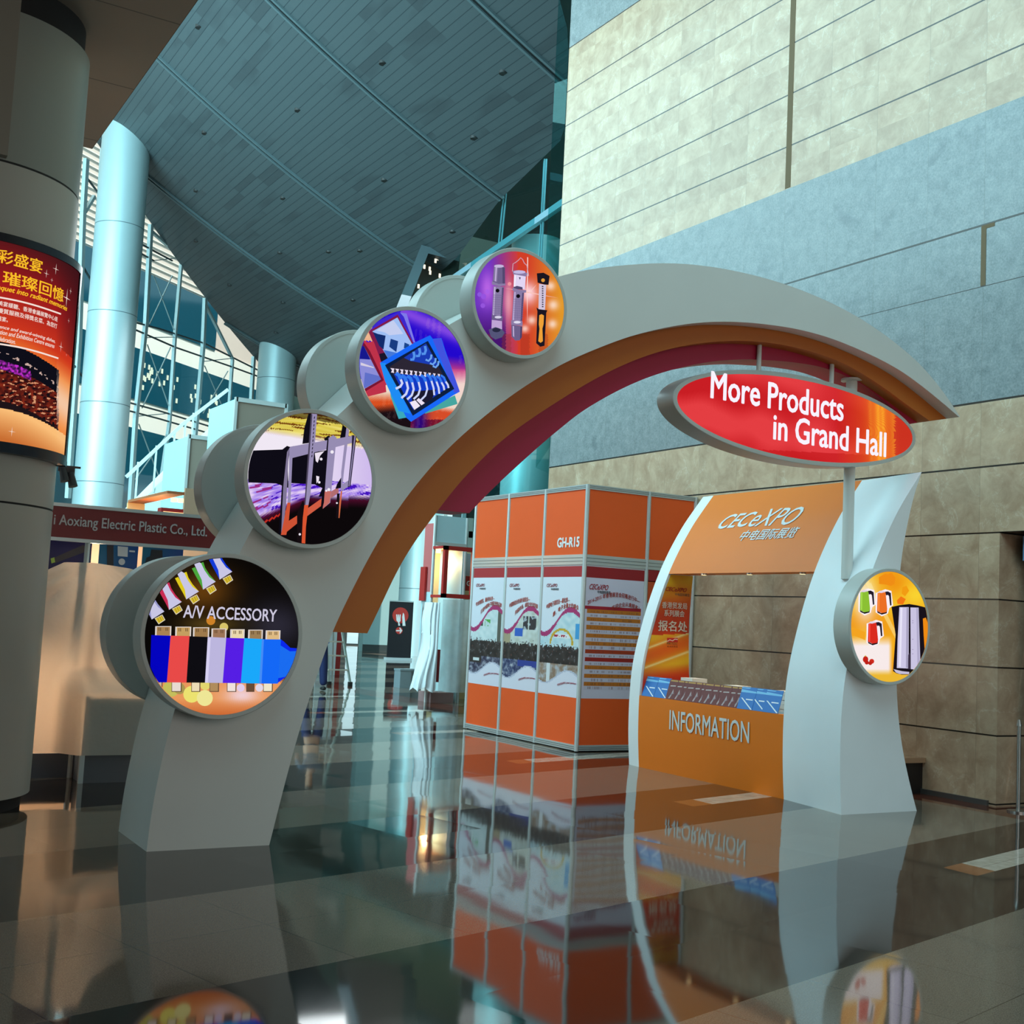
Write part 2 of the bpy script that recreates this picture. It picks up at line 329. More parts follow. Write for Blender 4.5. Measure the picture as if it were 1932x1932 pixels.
# ------------------------------------------------------------------ big curved ceiling
CZ = lambda x: .0154*x*x - .866*x + 21.53
n = NT('ceiling_planks')
su = n.t.nodes.new('ShaderNodeSeparateXYZ'); n.t.links.new(n.uv, su.inputs[0]); U_, V_ = su.outputs[0], su.outputs[1]
pl = n.m_('DIVIDE', U_, .2); fr_ = n.m_('FRACT', pl); jn = n.m_('LESS_THAN', fr_, .085)
cell = n.wn(n.m_('FLOOR', pl), n.m_('FLOOR', n.m_('DIVIDE', V_, 1.6)))
st = n.noise(.35, 3, n.vec(n.m_('MULTIPLY', U_, 2.2), n.m_('MULTIPLY', V_, .55)), .6)
stain = n.m_('MULTIPLY', n.ramp(n.m_('ADD', st, n.m_('MULTIPLY', n.m_('SUBTRACT', cell.outputs['Value'], .5), .34)), .60, .68), .40)
c = n.mix(n.m_('MULTIPLY', cell.outputs['Value'], .35), rgb(70, 80, 83), rgb(61, 71, 75)); c = n.mix(stain, c, rgb(44, 48, 52)); c = n.mix(n.m_('MULTIPLY', jn, .75), c, rgb(28, 42, 48))
n.put(n.b.inputs['Base Color'], c); n.b.inputs['Roughness'].default_value = .55; n.bump(n.m_('GREATER_THAN', fr_, .085), .5, .01)
XR = [(10, 6.9), (16, 10.2), (19.1, 11.8), (19.6, 12.4), (22.3, 14.1), (26.2, 14.7), (30, 15.6), (36.7, 16.6), (42, 17.6), (50, 19)]
me = bpy.data.meshes.new('ceiling'); V = []; Fc = []; UV = []; NU = 48; Ysr = [10+.5*k for k in range(81)]
def arc(x): return x*1.12+.0 if False else sum(math.hypot(.25, CZ(a*.25+.25)-CZ(a*.25)) for a in range(int(x*4))) + math.hypot(x-int(x*4)/4, CZ(x)-CZ(int(x*4)/4))
for y in Ysr:
    x0 = max(-2, y-32.0); x1 = lerp_tab(XR, y)
    if x1 < x0+.1: x1 = x0+.1
    for i in range(NU+1): x = x0+(x1-x0)*i/NU; V.append((x, y, CZ(x))); UV.append((arc(max(0, x+2)), y))
for a in range(len(Ysr)-1):
    for b in range(NU): k = a*(NU+1)+b; Fc.append((k, k+NU+1, k+NU+2, k+1))
me.from_pydata(V, [], Fc); me.materials.append(n.m); ul = me.uv_layers.new(name='UVMap')
for l in me.loops: ul.data[l.index].uv = UV[l.vertex_index]
for p in me.polygons: p.use_smooth = True
ceil = struct(link('ceiling', me))
rail = mat('ceiling_rail', (84, 100, 104), .4); gap = mat('ceiling_gap', (12, 18, 20), .7)
for yr in (20.8, 26.0, 32.0, 38.7, 45.8):
    x0 = max(2, yr-32); x1 = lerp_tab(XR, yr); g = G(); N = 30
    for o0, o1, dz, m in ((-.13, -.06, .06, rail), (-.06, .06, .015, gap), (.06, .13, .06, rail)):
        A = [(x0+(x1-x0)*i/N, yr+o0, CZ(x0+(x1-x0)*i/N)-dz) for i in range(N+1)]; B = [(p[0], yr+o1, p[2]) for p in A]
        A2 = [(p[0], p[1], p[2]+dz) for p in A]; B2 = [(p[0], p[1], p[2]+dz) for p in B]; g.grid([A2, A, B, B2], m, False)
    g.build('ceiling_rib', ceil)
lampm = mat('downlight_dark', (40, 40, 40), .5)
for (x, y) in [(376, 51), (235, 245), (387, 251), (371, 360), (535, 374), (563, 208), (371, 455), (723, 119), (950, 137), (895, 260), (726, 340), (680, 473), (529, 477), (855, 437), (434, 538), (535, 571), (667, 566), (521, 628), (621, 475)]:
    d_ = ray(x, y); t0 = .001
    for k in range(4000):
        P_ = CAMP+d_*t0
        if P_.z > CZ(P_.x): break
        t0 += .00001*1.5
    g = G(); g.tube((P_.x, P_.y, P_.z-.03), (P_.x, P_.y, P_.z+.05), .1, lampm, n=12); g.build('downlight', ceil)

# dark low ceiling over the camera side
n = NT('soffit_panels')
jy = n.m_('LESS_THAN', n.m_('ABSOLUTE', n.m_('SUBTRACT', n.m_('FLOORED_MODULO', n.m_('SUBTRACT', n.Y, 9.17-.72), 1.44), .72)), .008)
jx = n.m_('LESS_THAN', n.m_('ABSOLUTE', n.m_('SUBTRACT', n.m_('FLOORED_MODULO', n.X, 1.5), .75)), .006)
c = n.mix(n.noise(.8, 3), rgb(118, 106, 96), rgb(138, 126, 114)); n.put(n.b.inputs['Base Color'], n.mix(n.m_('MULTIPLY', n.m_('MAXIMUM', jy, jx), .7), c, rgb(44, 40, 36))); n.b.inputs['Roughness'].default_value = .6
g = G(); g.box((-14, -9, 6.0), (2.25, 12.3, 6.5), n.m); struct(g.build('ceiling'))
g = G(); g.box((2.25, -9, 14.5), (10.8, 14, 14.9), n.m); struct(g.build('ceiling'))
g = G(); g.box((-14, -9.3, 0), (12, -9, 14.5), mat('back_wall_paint', (120, 110, 100), .7)); struct(g.build('wall_back'))
g = G(); g.box((-14.3, -9, 0), (-14, 4, 6), mat('back_wall_paint', (120, 110, 100), .7)); struct(g.build('wall_left'))
t = thing('fire_sprinkler', 'small dark fire sprinkler under the low ceiling at top left', 'sprinkler', (1.246, 9.72, 6))
g = G(); g.tube((1.246, 9.72, 6.0), (1.246, 9.72, 5.97), .045, lampm); g.build('escutcheon', t)
g = G(); g.tube((1.246, 9.72, 5.97), (1.246, 9.72, 5.90), .010, lampm); g.tube((1.246, 9.72, 5.90), (1.246, 9.72, 5.892), .028, lampm); g.build('sprinkler_head', t)

# ------------------------------------------------------------------ big round pillar with curved light box
PC = Vector((.979, 9.938, 0)); PR = .76
pm = mat('pillar_paint', (176, 172, 162), .42); pd = mat('pillar_gap', (26, 24, 24), .7)
t = thing('round_pillar', 'thick cream round pillar at the left edge carrying the curved light box', 'pillar', PC)
def cylm(g, r, z0, z1, m, n_=72, caps=True): g.tube((PC.x, PC.y, z0), (PC.x, PC.y, z1), r, m, n=n_, caps=caps)
g = G(); cylm(g, PR-.06, 0, .10, pd); g.build('plinth', t)
g = G(); cylm(g, PR, .10, 2.20, pm); cylm(g, PR-.008, 2.2, 2.215, pd); cylm(g, PR, 2.215, 4.63, pm); cylm(g, PR-.008, 4.63, 4.648, pd); g.build('lower_shaft', t)
g = G(); cylm(g, PR-.004, 4.648, 5.76, mat('pillar_panel', (140, 142, 134), .45)); g.build('upper_shaft', t)
g = G(); cylm(g, PR-.05, 5.76, 6.0, pd); g.build('cap_gap', t)
e1 = pY(25, 78, 9.2); g = G(); g.box((PC.x-1.2, 9.12, 4.66), (1.10, 9.6, 5.9), mat('pillar_box', (140, 134, 122), .5)); g.build('corner_casing', t)
to_cam = (CAMP-PC); to_cam.z = 0; to_cam.normalize(); rt = Vector((-to_cam.y, to_cam.x, 0))   # right as seen by a visitor
if rt.dot(_R) < 0: rt = -rt
def cyl(th, z, r): return Vector((PC.x, PC.y, z)) + (to_cam*math.cos(th)+rt*math.sin(th))*r
def cyl_hit(x, y, r):
    d_ = ray(x, y); o = CAMP-PC; a = d_.x**2+d_.y**2; b = 2*(o.x*d_.x+o.y*d_.y); c_ = o.x**2+o.y**2-r*r
    q_ = max(0, b*b-4*a*c_); k = (-b-math.sqrt(q_))/(2*a); P_ = CAMP+d_*k; v_ = Vector((P_.x-PC.x, P_.y-PC.y, 0))
    return math.atan2(v_.dot(rt), v_.dot(to_cam)), P_.z
LR = .822; TH0, TH1 = math.radians(-62), math.radians(79); Z0, Z1 = 2.55, 4.10
t = thing('curved_light_box', 'curved backlit red banquet poster in black frame wrapped on the pillar', 'light box', PC)
fm = mat('lightbox_frame', (22, 26, 40), .25, .3)
def arcbox(g, th0, th1, z0, z1, r0, r1, m, N=40):
    rows = []
    A = [[cyl(th0+(th1-th0)*i/N, z, r) for (z, r) in ((z0, r0), (z0, r1), (z1, r1), (z1, r0))] for i in range(N+1)]
    for k in range(4): g.grid([[a[k] for a in A], [a[(k+1) % 4] for a in A]], m, True)
    g.face(A[0], m); g.face(A[-1], m)
g = G(); arcbox(g, TH0, TH1, Z0, Z0+.075, PR-.01, LR+.012, fm); arcbox(g, TH0, TH1, Z1-.06, Z1, PR-.01, LR+.012, fm); arcbox(g, TH1-math.radians(5), TH1, Z0, Z1, PR-.01, LR+.012, fm, 4); arcbox(g, TH0, TH0+math.radians(4), Z0, Z1, PR-.01, LR+.012, fm, 4); g.build('frame', t)
def zp(x, y): return (x/4.111, 430+y/4.111)      # poster crop coordinates
def poster_col(th, z):
    x, y = pix(cyl(th, z, LR)); X = x*4.111; Y = (y-430)*4.111; Y2 = Y-(.22*X+.0006*X*X)
    tt = Y2/1500
    c = mixc((70, 22, 26), (150, 24, 28), tt*4) if tt < .25 else mixc((150, 24, 28), (205, 55, 30), (tt-.25)*4) if tt < .5 else mixc((205, 55, 30), (240, 130, 50), (tt-.5)*8)
    if X > 430: c = mixc(c, (60, 18, 24), (X-430)/260 if Y2 < 700 else 0)
    ph0, ph1 = 880, 1400
    if X < 455+10*nz(Y, 0, .01) and ph0 < Y2 < ph1-(X/9):
        k = (Y2-ph0)/(ph1-ph0); c = (14, 14, 24)
        if k < .28:
            if abs(k-.16-X*.0002) < .022 and nz(X, Y, .04) > .2: c = (200, 170, 160)
        elif k < .42 and X < 240: c = mixc((30, 14, 40), (205, 50, 215), .5+1.2*nz(X, Y, .05))
        elif k > .36:
            c = mixc((60, 18, 18), (130, 40, 24), .5+nz(X, Y, .03)); q_ = nz(X*1.0, Y*2.3, .028+.0*k)
            if q_ > .34: c = (214, 150, 110)
            elif q_ < -.25: c = (20, 14, 20)
        if k > .88: c = (30, 20, 24)
    elif Y2 >= ph1-(X/9): c = mixc((250, 190, 120), (200, 110, 50), (Y2-ph1)/230)
    if X > 440 and 800 < Y2 < 1450: c = mixc(c, (245, 215, 190), .8*math.exp(-((Y2-1110)/170)**2))
    return c
paint('poster', t, lambda a, b: cyl(a, b, LR), TH0+math.radians(4), TH1-math.radians(5), Z0+.075, Z1-.06, 190, 230, poster_col, painted('poster_lit', 1.0))
def ptext(body, x0, y0, x1, y1, hpx, m, bold=0., shear=0.):
    (a0, b0), (a1, b1) = cyl_hit(*zp(x0, y0), LR), cyl_hit(*zp(x1, y1), LR); hh = hpx/4.111/2295*9.3
    bm = (b0+b1)/2; text(body, (a0, bm-hh/2, a1, bm+hh/2), lambda a, b: cyl(a, b, LR+.004), m, t, 'lettering', bold, shear)
yl = emit((250, 190, 40)); wh_ = emit((245, 225, 215))
ptext('精彩盛宴', -160, 190, 325, 300, 100, yl, .012); ptext('璀璨回憶', 20, 395, 490, 515, 100, yl, .012)
ptext('banquet into radiant memories', -90, 475, 518, 610, 48, yl, .02, .3)
ptext('享美宴緩聽、香港會議展覽中心是', -60, 595, 445, 690, 36, wh_, .01); ptext('由優質服務及得獎名菜、為您打', -60, 640, 440, 755, 36, wh_, .01); ptext('造盛宴。', -60, 695, 60, 712, 34, wh_, .01)
ptext('experience and award-winning dishes,', -120, 765, 425, 868, 32, wh_, .01, .3); ptext('Convention and Exhibition Centre ensures', -120, 800, 420, 905, 32, wh_, .01, .3); ptext('a celebration.', -60, 855, 118, 880, 32, wh_, .01, .3)
g = G()
for (x0, y0, x1, y1) in ((-60, 530, 470, 668), (-60, 893, 450, 1012)):
    P_ = [];
    for k in range(13):
        f_ = k/12; a, b = cyl_hit(*zp(x0+(x1-x0)*f_, y0+(y1-y0)*f_-(16*math.sin(math.pi*f_))), LR); P_.append((a, b))
    g.grid([[cyl(a, b-.006, LR+.003) for a, b in P_], [cyl(a, b+.006, LR+.003) for a, b in P_]], wh_)
for (x, y, r) in ((432, 320, 36), (358, 355, 28), (400, 405, 16), (515, 545, 62), (545, 490, 24), (530, 720, 18), (470, 922, 34), (512, 985, 10), (90, 1580, 30)):
    a, b = cyl_hit(*zp(x, y), LR); r = r/4.111/2295*9.3
    g.face([cyl(a-r/LR, b, LR+.003), cyl(a, b-r*.07, LR+.003), cyl(a+r/LR, b, LR+.003), cyl(a, b+r*.07, LR+.003)], wh_); g.face([cyl(a, b-r*1.2, LR+.003), cyl(a+r*.08/LR, b, LR+.003), cyl(a, b+r*1.2, LR+.003), cyl(a-r*.08/LR, b, LR+.003)], wh_)
g.build('rules_and_sparkles', t, False)

# ------------------------------------------------------------------ far columns
colm = mat('column_steel', (168, 190, 194), .38, .25); cold = mat('column_seam', (90, 110, 116), .6)
def column(cx, cy, r, ztop, label, seams):
    t = thing('round_column', label, 'column', (cx, cy, 0)); g = G(); g.tube((cx, cy, 0), (cx, cy, ztop), r, colm, n=64); g.build('shaft', t)
    for s in seams: g = G(); g.tube((cx, cy, s-.012), (cx, cy, s+.012), r+.003, cold, n=64, caps=False); g.build('joint_ring', t, False)
def top_at(cx, cy, r): return CZ(cx-r)+.1
d_ = ray(236, 300); k = 37.6/d_.y; c1 = (d_.x*k, 37.6); column(c1[0], c1[1], .72, CZ(c1[0])+.6, 'tall bluish steel column right of the poster pillar, full height', [pY(200, y, 36.9).z for y in (412, 583, 758, 910)])
d_ = ray(522, 700); k = 45.6/d_.y; column(d_.x*k, 45.6, .74, CZ(d_.x*k)+.6, 'steel column whose top shows behind the second lit disc', [pY(520, 712, 45).z])
d_ = ray(993, 880); k = 29.4/d_.y; column(d_.x*k, 29.4, .74, 12.5, 'steel column beyond the end of the stone wall, seen behind glass', [pY(990, 800, 29).z])
d_ = ray(792, 1100); k = 43/d_.y; column(d_.x*k, 43, .80, 12, 'pale column standing behind the black restaurant banner', [pY(770, 1109, 42).z])

# ------------------------------------------------------------------ outside building and glazing left
E1 = Vector((.7071, .7071, 0)); N1 = Vector((-.7071, .7071, 0)); P1 = Vector((8, 40, 0))
A2 = math.radians(51.8); E2 = Vector((math.sin(A2), math.cos(A2), 0)); N2 = Vector((-E2.y, E2.x, 0)); P2 = Vector((13, 50.3, 0))
def b2(s, z, o=0.): p = P2+E2*s-N2*o; return Vector((p.x, p.y, z))
cream = mat('facade_cream', (214, 212, 204), .7); side = mat('facade_siding', (196, 182, 172), .7); teal = mat('tinted_glazing', (8, 66, 84), .12, 0, .8)
t = thing('office_building', 'white and teal banded building outside the tall glass wall', 'building', P2)
g = G(); g.hexa([b2(-40, 0), b2(14, 0), b2(14, 0, -3), b2(-40, 0, -3)], [b2(-40, 26), b2(14, 26), b2(14, 26, -3), b2(-40, 26, -3)], side); g.build('wall', t)
def zb(x, y): return pP(x, y, P2, N2).z
bands = [(zb(267, 512), zb(267, 610)), (zb(267, 661), zb(267, 758)), (zb(267, 812), zb(267, 1010))]
g = G(); g.box((0, 0, 0), (0, 0, 0), cream) if False else None
for za, zc in ((bands[0][1], bands[1][0]), (bands[1][1], bands[2][0])):
    g.hexa([b2(-40, zc, .06), b2(14, zc, .06), b2(14, zc), b2(-40, zc)], [b2(-40, za, .06), b2(14, za, .06), b2(14, za), b2(-40, za)], cream)
for k in range(26):
    z = bands[0][0]+.1+k*.27; g.hexa([b2(-40, z, .05), b2(14, z, .05), b2(14, z), b2(-40, z)], [b2(-40, z+.03, .05), b2(14, z+.03, .05), b2(14, z+.03), b2(-40, z+.03)], cream)
g.build('spandrel', t)
for i, (zt, zb_) in enumerate(bands):
    s1 = 2.9 if i == 0 else 12
    g = G(); g.hexa([b2(-40, zb_, .10), b2(s1, zb_, .10), b2(s1, zb_), b2(-40, zb_)], [b2(-40, zt, .10), b2(s1, zt, .10), b2(s1, zt), b2(-40, zt)], teal)
    g.build('window', t)
# reflected ceiling lights in the middle band, imitated by glowing chips on its glass
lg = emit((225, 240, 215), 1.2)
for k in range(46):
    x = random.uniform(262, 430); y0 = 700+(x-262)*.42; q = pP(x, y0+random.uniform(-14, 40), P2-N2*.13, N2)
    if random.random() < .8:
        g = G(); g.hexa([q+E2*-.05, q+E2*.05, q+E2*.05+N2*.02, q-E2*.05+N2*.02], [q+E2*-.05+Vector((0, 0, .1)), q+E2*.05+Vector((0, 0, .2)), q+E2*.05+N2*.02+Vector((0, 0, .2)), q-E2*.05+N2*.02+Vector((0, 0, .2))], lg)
        g.build('mirrored_sparkle', t)
W = lambda x, y: pP(x, y, P1, N1)
ws = mat('window_steel', (186, 206, 210), .35, .3); wd = mat('window_rod', (70, 84, 88), .5); wc = mat('window_fin', (140, 214, 226), .35)
win = G(); gm = bpy.data.materials.new('clear_glass'); gm.use_nodes = True; nt = gm.node_tree; nt.nodes.remove(nt.nodes['Principled BSDF'])
tr = nt.nodes.new('ShaderNodeBsdfTransparent'); tr.inputs[0].default_value = (.93, .985, .98, 1); gl = nt.nodes.new('ShaderNodeBsdfGlossy'); gl.inputs['Roughness'].default_value = .02
ms = nt.nodes.new('ShaderNodeMixShader'); ms.inputs[0].default_value = .06; nt.links.new(tr.outputs[0], ms.inputs[1]); nt.links.new(gl.outputs[0], ms.inputs[2]); nt.links.new(ms.outputs[0], nt.nodes['Material Output'].inputs[0])
def f1(s, z, o=0.): p = P1+E1*s-N1*o; return Vector((p.x, p.y, z))
win.face([f1(-6, 0), f1(12, 0), f1(12, CZ(16.4)), f1(-6, CZ(3.8))], gm); win = struct(win.build('window_1', None, False))
def wbar(pts, w_, d_, m, name): 
    g = G()
    for a, b in zip(pts, pts[1:]): g.bar(W(*a), W(*b), w_, d_, m, N1)
    return g.build(name, win)
for P_ in ([(284.6, 424), (275, 611), (256, 788), (245, 960)], [(387, 563), (383, 655), (371, 792), (360, 900)], [(478.7, 673), (472, 790)], [(197, 251), (180, 500), (163, 720), (143, 962)], [(163, 300), (157, 400), (149, 640), (128, 940)]): wbar(P_, .17, .12, ws, 'fin')
for P_ in ([(343, 486), (330, 634), (319.5, 799), (305, 900)], [(438.6, 678), (433, 758), (428, 850)]): wbar(P_, .11, .11, ws, 'chord')
for P_ in ([(286, 437), (343, 486)], [(389, 577), (439, 678)], [(184, 600), (165, 640)], [(178, 370), (160, 400)]): wbar(P_, .10, .10, ws, 'strut')
for P_ in ([(265, 460), (325, 492)], [(262, 476), (290, 492)], [(160, 330), (186, 365)], [(155, 500), (178, 540)], [(140, 690), (165, 722)],
           [(257, 609), (300, 620), (386, 648), (500, 705)], [(255, 622), (330, 655), (440, 693), (500, 715)], [(245, 760), (300, 775), (420, 812)], [(243, 775), (300, 790), (420, 825)]): wbar(P_, .05, .05, wd, 'transom')
for P_ in ([(290, 520), (328, 622)], [(325, 520), (282, 612)], [(278, 650), (318, 765)], [(322, 655), (268, 770)], [(386, 690), (425, 780)], [(430, 700), (383, 780)], [(262, 800), (300, 900)], [(315, 820), (255, 905)], [(287, 492), (340, 486)], [(276, 637), (328, 636)], [(383, 682), (438, 676)], [(262, 785), (318, 780)]): wbar(P_, .03, .03, ws, 'brace')

# ------------------------------------------------------------------ glazing right of the curved ceiling
def xr(y): return lerp_tab(XR, y)
g = G(); ys = [16.3, 19.1, 19.6, 22.3, 26.2, 30, 36.7, 42]
tg = bpy.data.materials.new('teal_glass'); tg.use_nodes = True; nt = tg.node_tree; nt.nodes.remove(nt.nodes['Principled BSDF'])
tr = nt.nodes.new('ShaderNodeBsdfTransparent'); tr.inputs[0].default_value = (.55, .86, .86, 1); gl = nt.nodes.new('ShaderNodeBsdfGlossy'); gl.inputs['Roughness'].default_value = .03
ms = nt.nodes.new('ShaderNodeMixShader'); ms.inputs[0].default_value = .12; nt.links.new(tr.outputs[0], ms.inputs[1]); nt.links.new(gl.outputs[0], ms.inputs[2]); nt.links.new(ms.outputs[0], nt.nodes['Material Output'].inputs[0])
for a, b in zip(ys, ys[1:]): g.face([(xr(a), a, 4.4), (xr(b), b, 4.4), (xr(b), b, CZ(xr(b))), (xr(a), a, CZ(xr(a)))], tg)
w2 = struct(g.build('window_2', None, False))
def xq(px, py):       # point of the curved glazing seen at a place in the photograph
    d_ = ray(px, py); best = None; y = 17.
    while y < 42:
        k = (y-CAMP.y)/d_.y; P_ = CAMP+d_*k
        if P_.x <= xr(y): best = P_
        elif best: return P_
        y += .05
    return P_
rl = mat('glazing_rail', (150, 186, 200), .35, .3)
A = pP(1058.8, 385.6, (14.1, 22.3, 0), Vector((1, -.195, 0))); B = pP(890.6, 500, (14.1, 22.3, 0), Vector((1, -.195, 0))); B2 = pP(740, 605, (14.1, 22.3, 0), Vector((1, -.195, 0)))
g = G(); g.bar(A+(A-B)*.4, B2, .12, .16, rl); g.build('handrail_beam', w2)
for (xa, ya, xb, yb) in ((1031, 300, 1018, 560), (1027, 300, 1014, 560), (955, 365, 944, 480), (950, 368, 939, 480)):
    g = G(); g.bar(pP(xa, ya, (14.15, 22.3, 0), Vector((1, -.195, 0))), pP(xb, yb, (14.15, 22.3, 0), Vector((1, -.195, 0))), .03, .03, rl); g.build('mullion', w2)
# rooms behind that glass
ib = mat('inner_dark', (96, 112, 104), .6); ic = mat('inner_warm', (150, 110, 84), .6)
g = G(); g.box((20.6, 16.5, 0), (20.9, 34, 15), ib); g.box((20.6, 34, 7.0), (20.9, 64, 16), ib); struct(g.build('wall_inner'))
g = G(); g.box((10.4, 16.35, 14.6), (20.9, 36, 14.9), ib); struct(g.build('ceiling'))
g = G(); a = pX(985, 400, 19.5); b = pX(930, 470, 19.5)
g.box((19.2, b.y-1, 8.6), (19.6, b.y+8, 11.4), ic); g.box((18.6, 24, 8.35), (20, 50, 8.6), ib)
tag(g.build('gallery_balcony'), 'warm lit gallery front seen through the teal glass above the torch disc', 'balcony')
area_light('inner_room_fill', (17.5, 25, 14.3), (18.5, 27, 4), 3, 12, 380, (.5, .95, 1.0))  # added fill that brightens the space behind the teal glass, no actual fitting
# portal frame under the ceiling
pf = mat('portal_metal', (92, 106, 112), .5); pbk = mat('portal_recess', (66, 56, 46), .6)
t = thing('portal_frame', 'grey metal portal frame under the ceiling above the tablet disc', 'frame', (15, 33, 0))
K = lambda x, y, Y=30.5: pY(x, y, Y)
g = G(); g.hexa([K(700, 700), K(722, 700), K(722, 700, 31.3), K(700, 700, 31.3)], [K(795, 462), K(808, 478), K(808, 478, 31.3), K(795, 462, 31.3)], pf); g.build('left_post', t)
g = G(); g.hexa([K(808, 478), K(795, 462), K(795, 462, 31.3), K(808, 478, 31.3)], [K(866, 493), K(870, 480), K(870, 480, 31.3), K(866, 493, 31.3)], pf); g.build('top_beam', t)
g = G(); g.face([K(690, 740, 31.4), K(800, 472, 31.4), K(868, 486, 31.4), K(840, 740, 31.4)], pbk); g.build('recess_panel', t)
for (x, y) in ((816, 478), (822, 492), (826, 487), (811, 507), (812, 514), (801, 503), (830, 520), (790, 540)):
    q = K(x, y, 30.9); g = G(); g.box((q.x-.03, q.y, q.z-.06), (q.x+.03, q.y+.02, q.z+.06), emit((255, 245, 220), 1.3)); g.build('small_lamp', t)

# far end of the hall
fe = mat('far_wall', (122, 150, 150), .5); fd = mat('far_dark', (34, 44, 44), .5)
q0 = pZ(687, 1226); 
g = G(); a = pZ(700, 1229); g.box((a.x-.4, a.y, 0), (a.x+3.2, a.y+.4, 7), fe); g.box((a.x-.4, a.y-.03, 0), (a.x+3.2, a.y, .28), fd); struct(g.build('wall_far'))
q1 = pY(600, 1190, a.y+8); q2 = pY(655, 1195, a.y+8); q3 = pY(680, 1215, a.y+8); zt = q2.z
g = G(); g.box((q1.x-6, a.y+8, 0), (q2.x, a.y+8.3, 9), fd); g.box((q2.x, a.y+8, 0), (q3.x, a.y+8.3, q3.z), fd); g.box((q2.x, a.y+8, 4.2), (q3.x, a.y+8.3, 9), fd); g.box((q3.x, a.y+8, 0), (q3.x+4, a.y+8.3, 9), fd); struct(g.build('wall_end'))

# ------------------------------------------------------------------ the arch
YA, YB = 7.787, 8.525
white = mat('arch_white', (222, 222, 216), .42); orange = mat('arch_orange', (196, 104, 24), .5); crim = mat('arch_crimson', (184, 26, 68), .5); rimm = mat('drum_rim', (196, 198, 192), .35)
OUT = [(2.094, 0), (2.112, .3), (2.205, .893), (2.37, 1.42), (2.553, 1.897), (2.635, 2.082), (2.885, 2.52), (3.182, 2.904), (3.29, 3.011), (3.62, 3.37), (3.999, 3.675), (4.128, 3.765), (4.52, 4.015), (4.941, 4.222), (5.14, 4.303), (5.45, 4.402), (5.885, 4.512), (6.25, 4.572), (6.7, 4.606), (7.286, 4.598), (7.91, 4.52), (8.42, 4.392), (8.922, 4.198), (9.284, 3.98), (9.589, 3.724)]
INN = [(2.894, 0), (2.995, .496), (3.081, .861), (3.173, 1.182), (3.237, 1.396), (3.318, 1.588), (3.46, 1.895), (3.589, 2.135), (3.735, 2.375), (4.013, 2.727), (4.313, 3.02), (4.633, 3.286), (4.964, 3.515), (5.174, 3.636), (5.659, 3.872), (6.17, 4.05), (6.58, 4.145), (7.005, 4.200), (7.5, 4.225), (8.013, 4.192), (8.657, 4.076), (9.109, 3.922), (9.575, 3.72)]
def xz(P_): return [(p[0], p[1]) for p in P_]
NA = 150
Ao = smooth(cr([(x, z, 0) for x, z in OUT], NA), 6); Ai = smooth(cr([(x, z, 0) for x, z in INN], NA), 6)
arch = thing('promotional_arch', 'large white broken arch with orange and crimson inner ribs and round light drums', 'arch', (2.5, 8.156, 0))
g = G(); g.strip_solid(xz(Ao), xz(Ai), YA, YB, white); g.build('arch_body', arch)
def trace(L, Y): return [(pY(x, y, Y).x, pY(x, y, Y).z, 0) for x, y in L]
ob = trace([(693, 1195), (715, 1150), (748, 1080), (780, 1026), (824, 966), (871, 906.5), (943.5, 834), (1016, 781), (1100, 728), (1160, 696), (1220, 671), (1282, 654), (1344, 645), (1406, 643), (1468, 649), (1530.6, 663), (1592.7, 686), (1655, 723), (1717, 768), (1754, 794)], 7.935)
OBn = smooth(cr(ob, NA), 6)
i0 = min(range(NA), key=lambda i: abs(Ai[i].y-OBn[0].y) if i < NA//2 else 9)
wi = cr([tuple(p) for p in Ai[i0:]], NA)
wi[0] = Vector((wi[0].x, OBn[0].y, 0)); g = G(); g.strip_solid(xz(wi), xz(OBn), 7.935, 8.377, orange); g.build('orange_rib', arch)
cb = trace([(885.5, 968), (907, 945), (943.5, 909), (1016, 843), (1060, 806), (1100, 775), (1160, 740), (1220, 713), (1282, 694), (1344, 682), (1400, 678), (1437, 679), (1500, 684), (1561, 696), (1625, 724), (1680, 767), (1717, 800)], 8.083)
CBn = smooth(cr(cb, NA), 6); i1 = min(range(NA), key=lambda i: abs(OBn[i].y-CBn[0].y) if i < NA//2 else 9)
oi = cr([tuple(p) for p in OBn[i1:]], NA); oi[0] = Vector((oi[0].x, CBn[0].y, 0))
g = G(); g.strip_solid(xz(oi), xz(CBn), 8.083, 8.37, crim); g.build('crimson_rib', arch)

YF = 7.60
def drum(parent, cx, cz, R, y0, y1, name='light_drum'):
    g = G(); N = 96; t_ = [2*math.pi*k/N for k in range(N)]
    def ring(r, y): return [(cx+r*math.cos(a), y, cz+r*math.sin(a)) for a in t_]
    g.grid([ring(R-.028, y0+.006), ring(R-.028, y0), ring(R-.004, y0), ring(R, y0+.004), ring(R, y1-.004), ring(R-.004, y1)], rimm, True, True); g.face(ring(R-.004, y1)[::-1], white); g.face(ring(R-.028, y0+.006), rimm)
    return g.build(name, parent)
def clip(poly, cx, cz, R, n=56):
    for k in range(n):
        a = 2*math.pi*(k+.5)/n; nx, nz_ = math.cos(a), math.sin(a); d0 = R*math.cos(math.pi/n); out = []
        for i in range(len(poly)):
            p, q = poly[i], poly[(i+1) % len(poly)]; dp = (p[0]-cx)*nx+(p[1]-cz)*nz_-d0; dq = (q[0]-cx)*nx+(q[1]-cz)*nz_-d0
            if dp <= 0: out.append(p)
            if (dp < 0 < dq) or (dq < 0 < dp): f_ = dp/(dp-dq); out.append((p[0]+(q[0]-p[0])*f_, p[1]+(q[1]-p[1])*f_))
        poly = out
        if len(poly) < 3: return []
    return poly
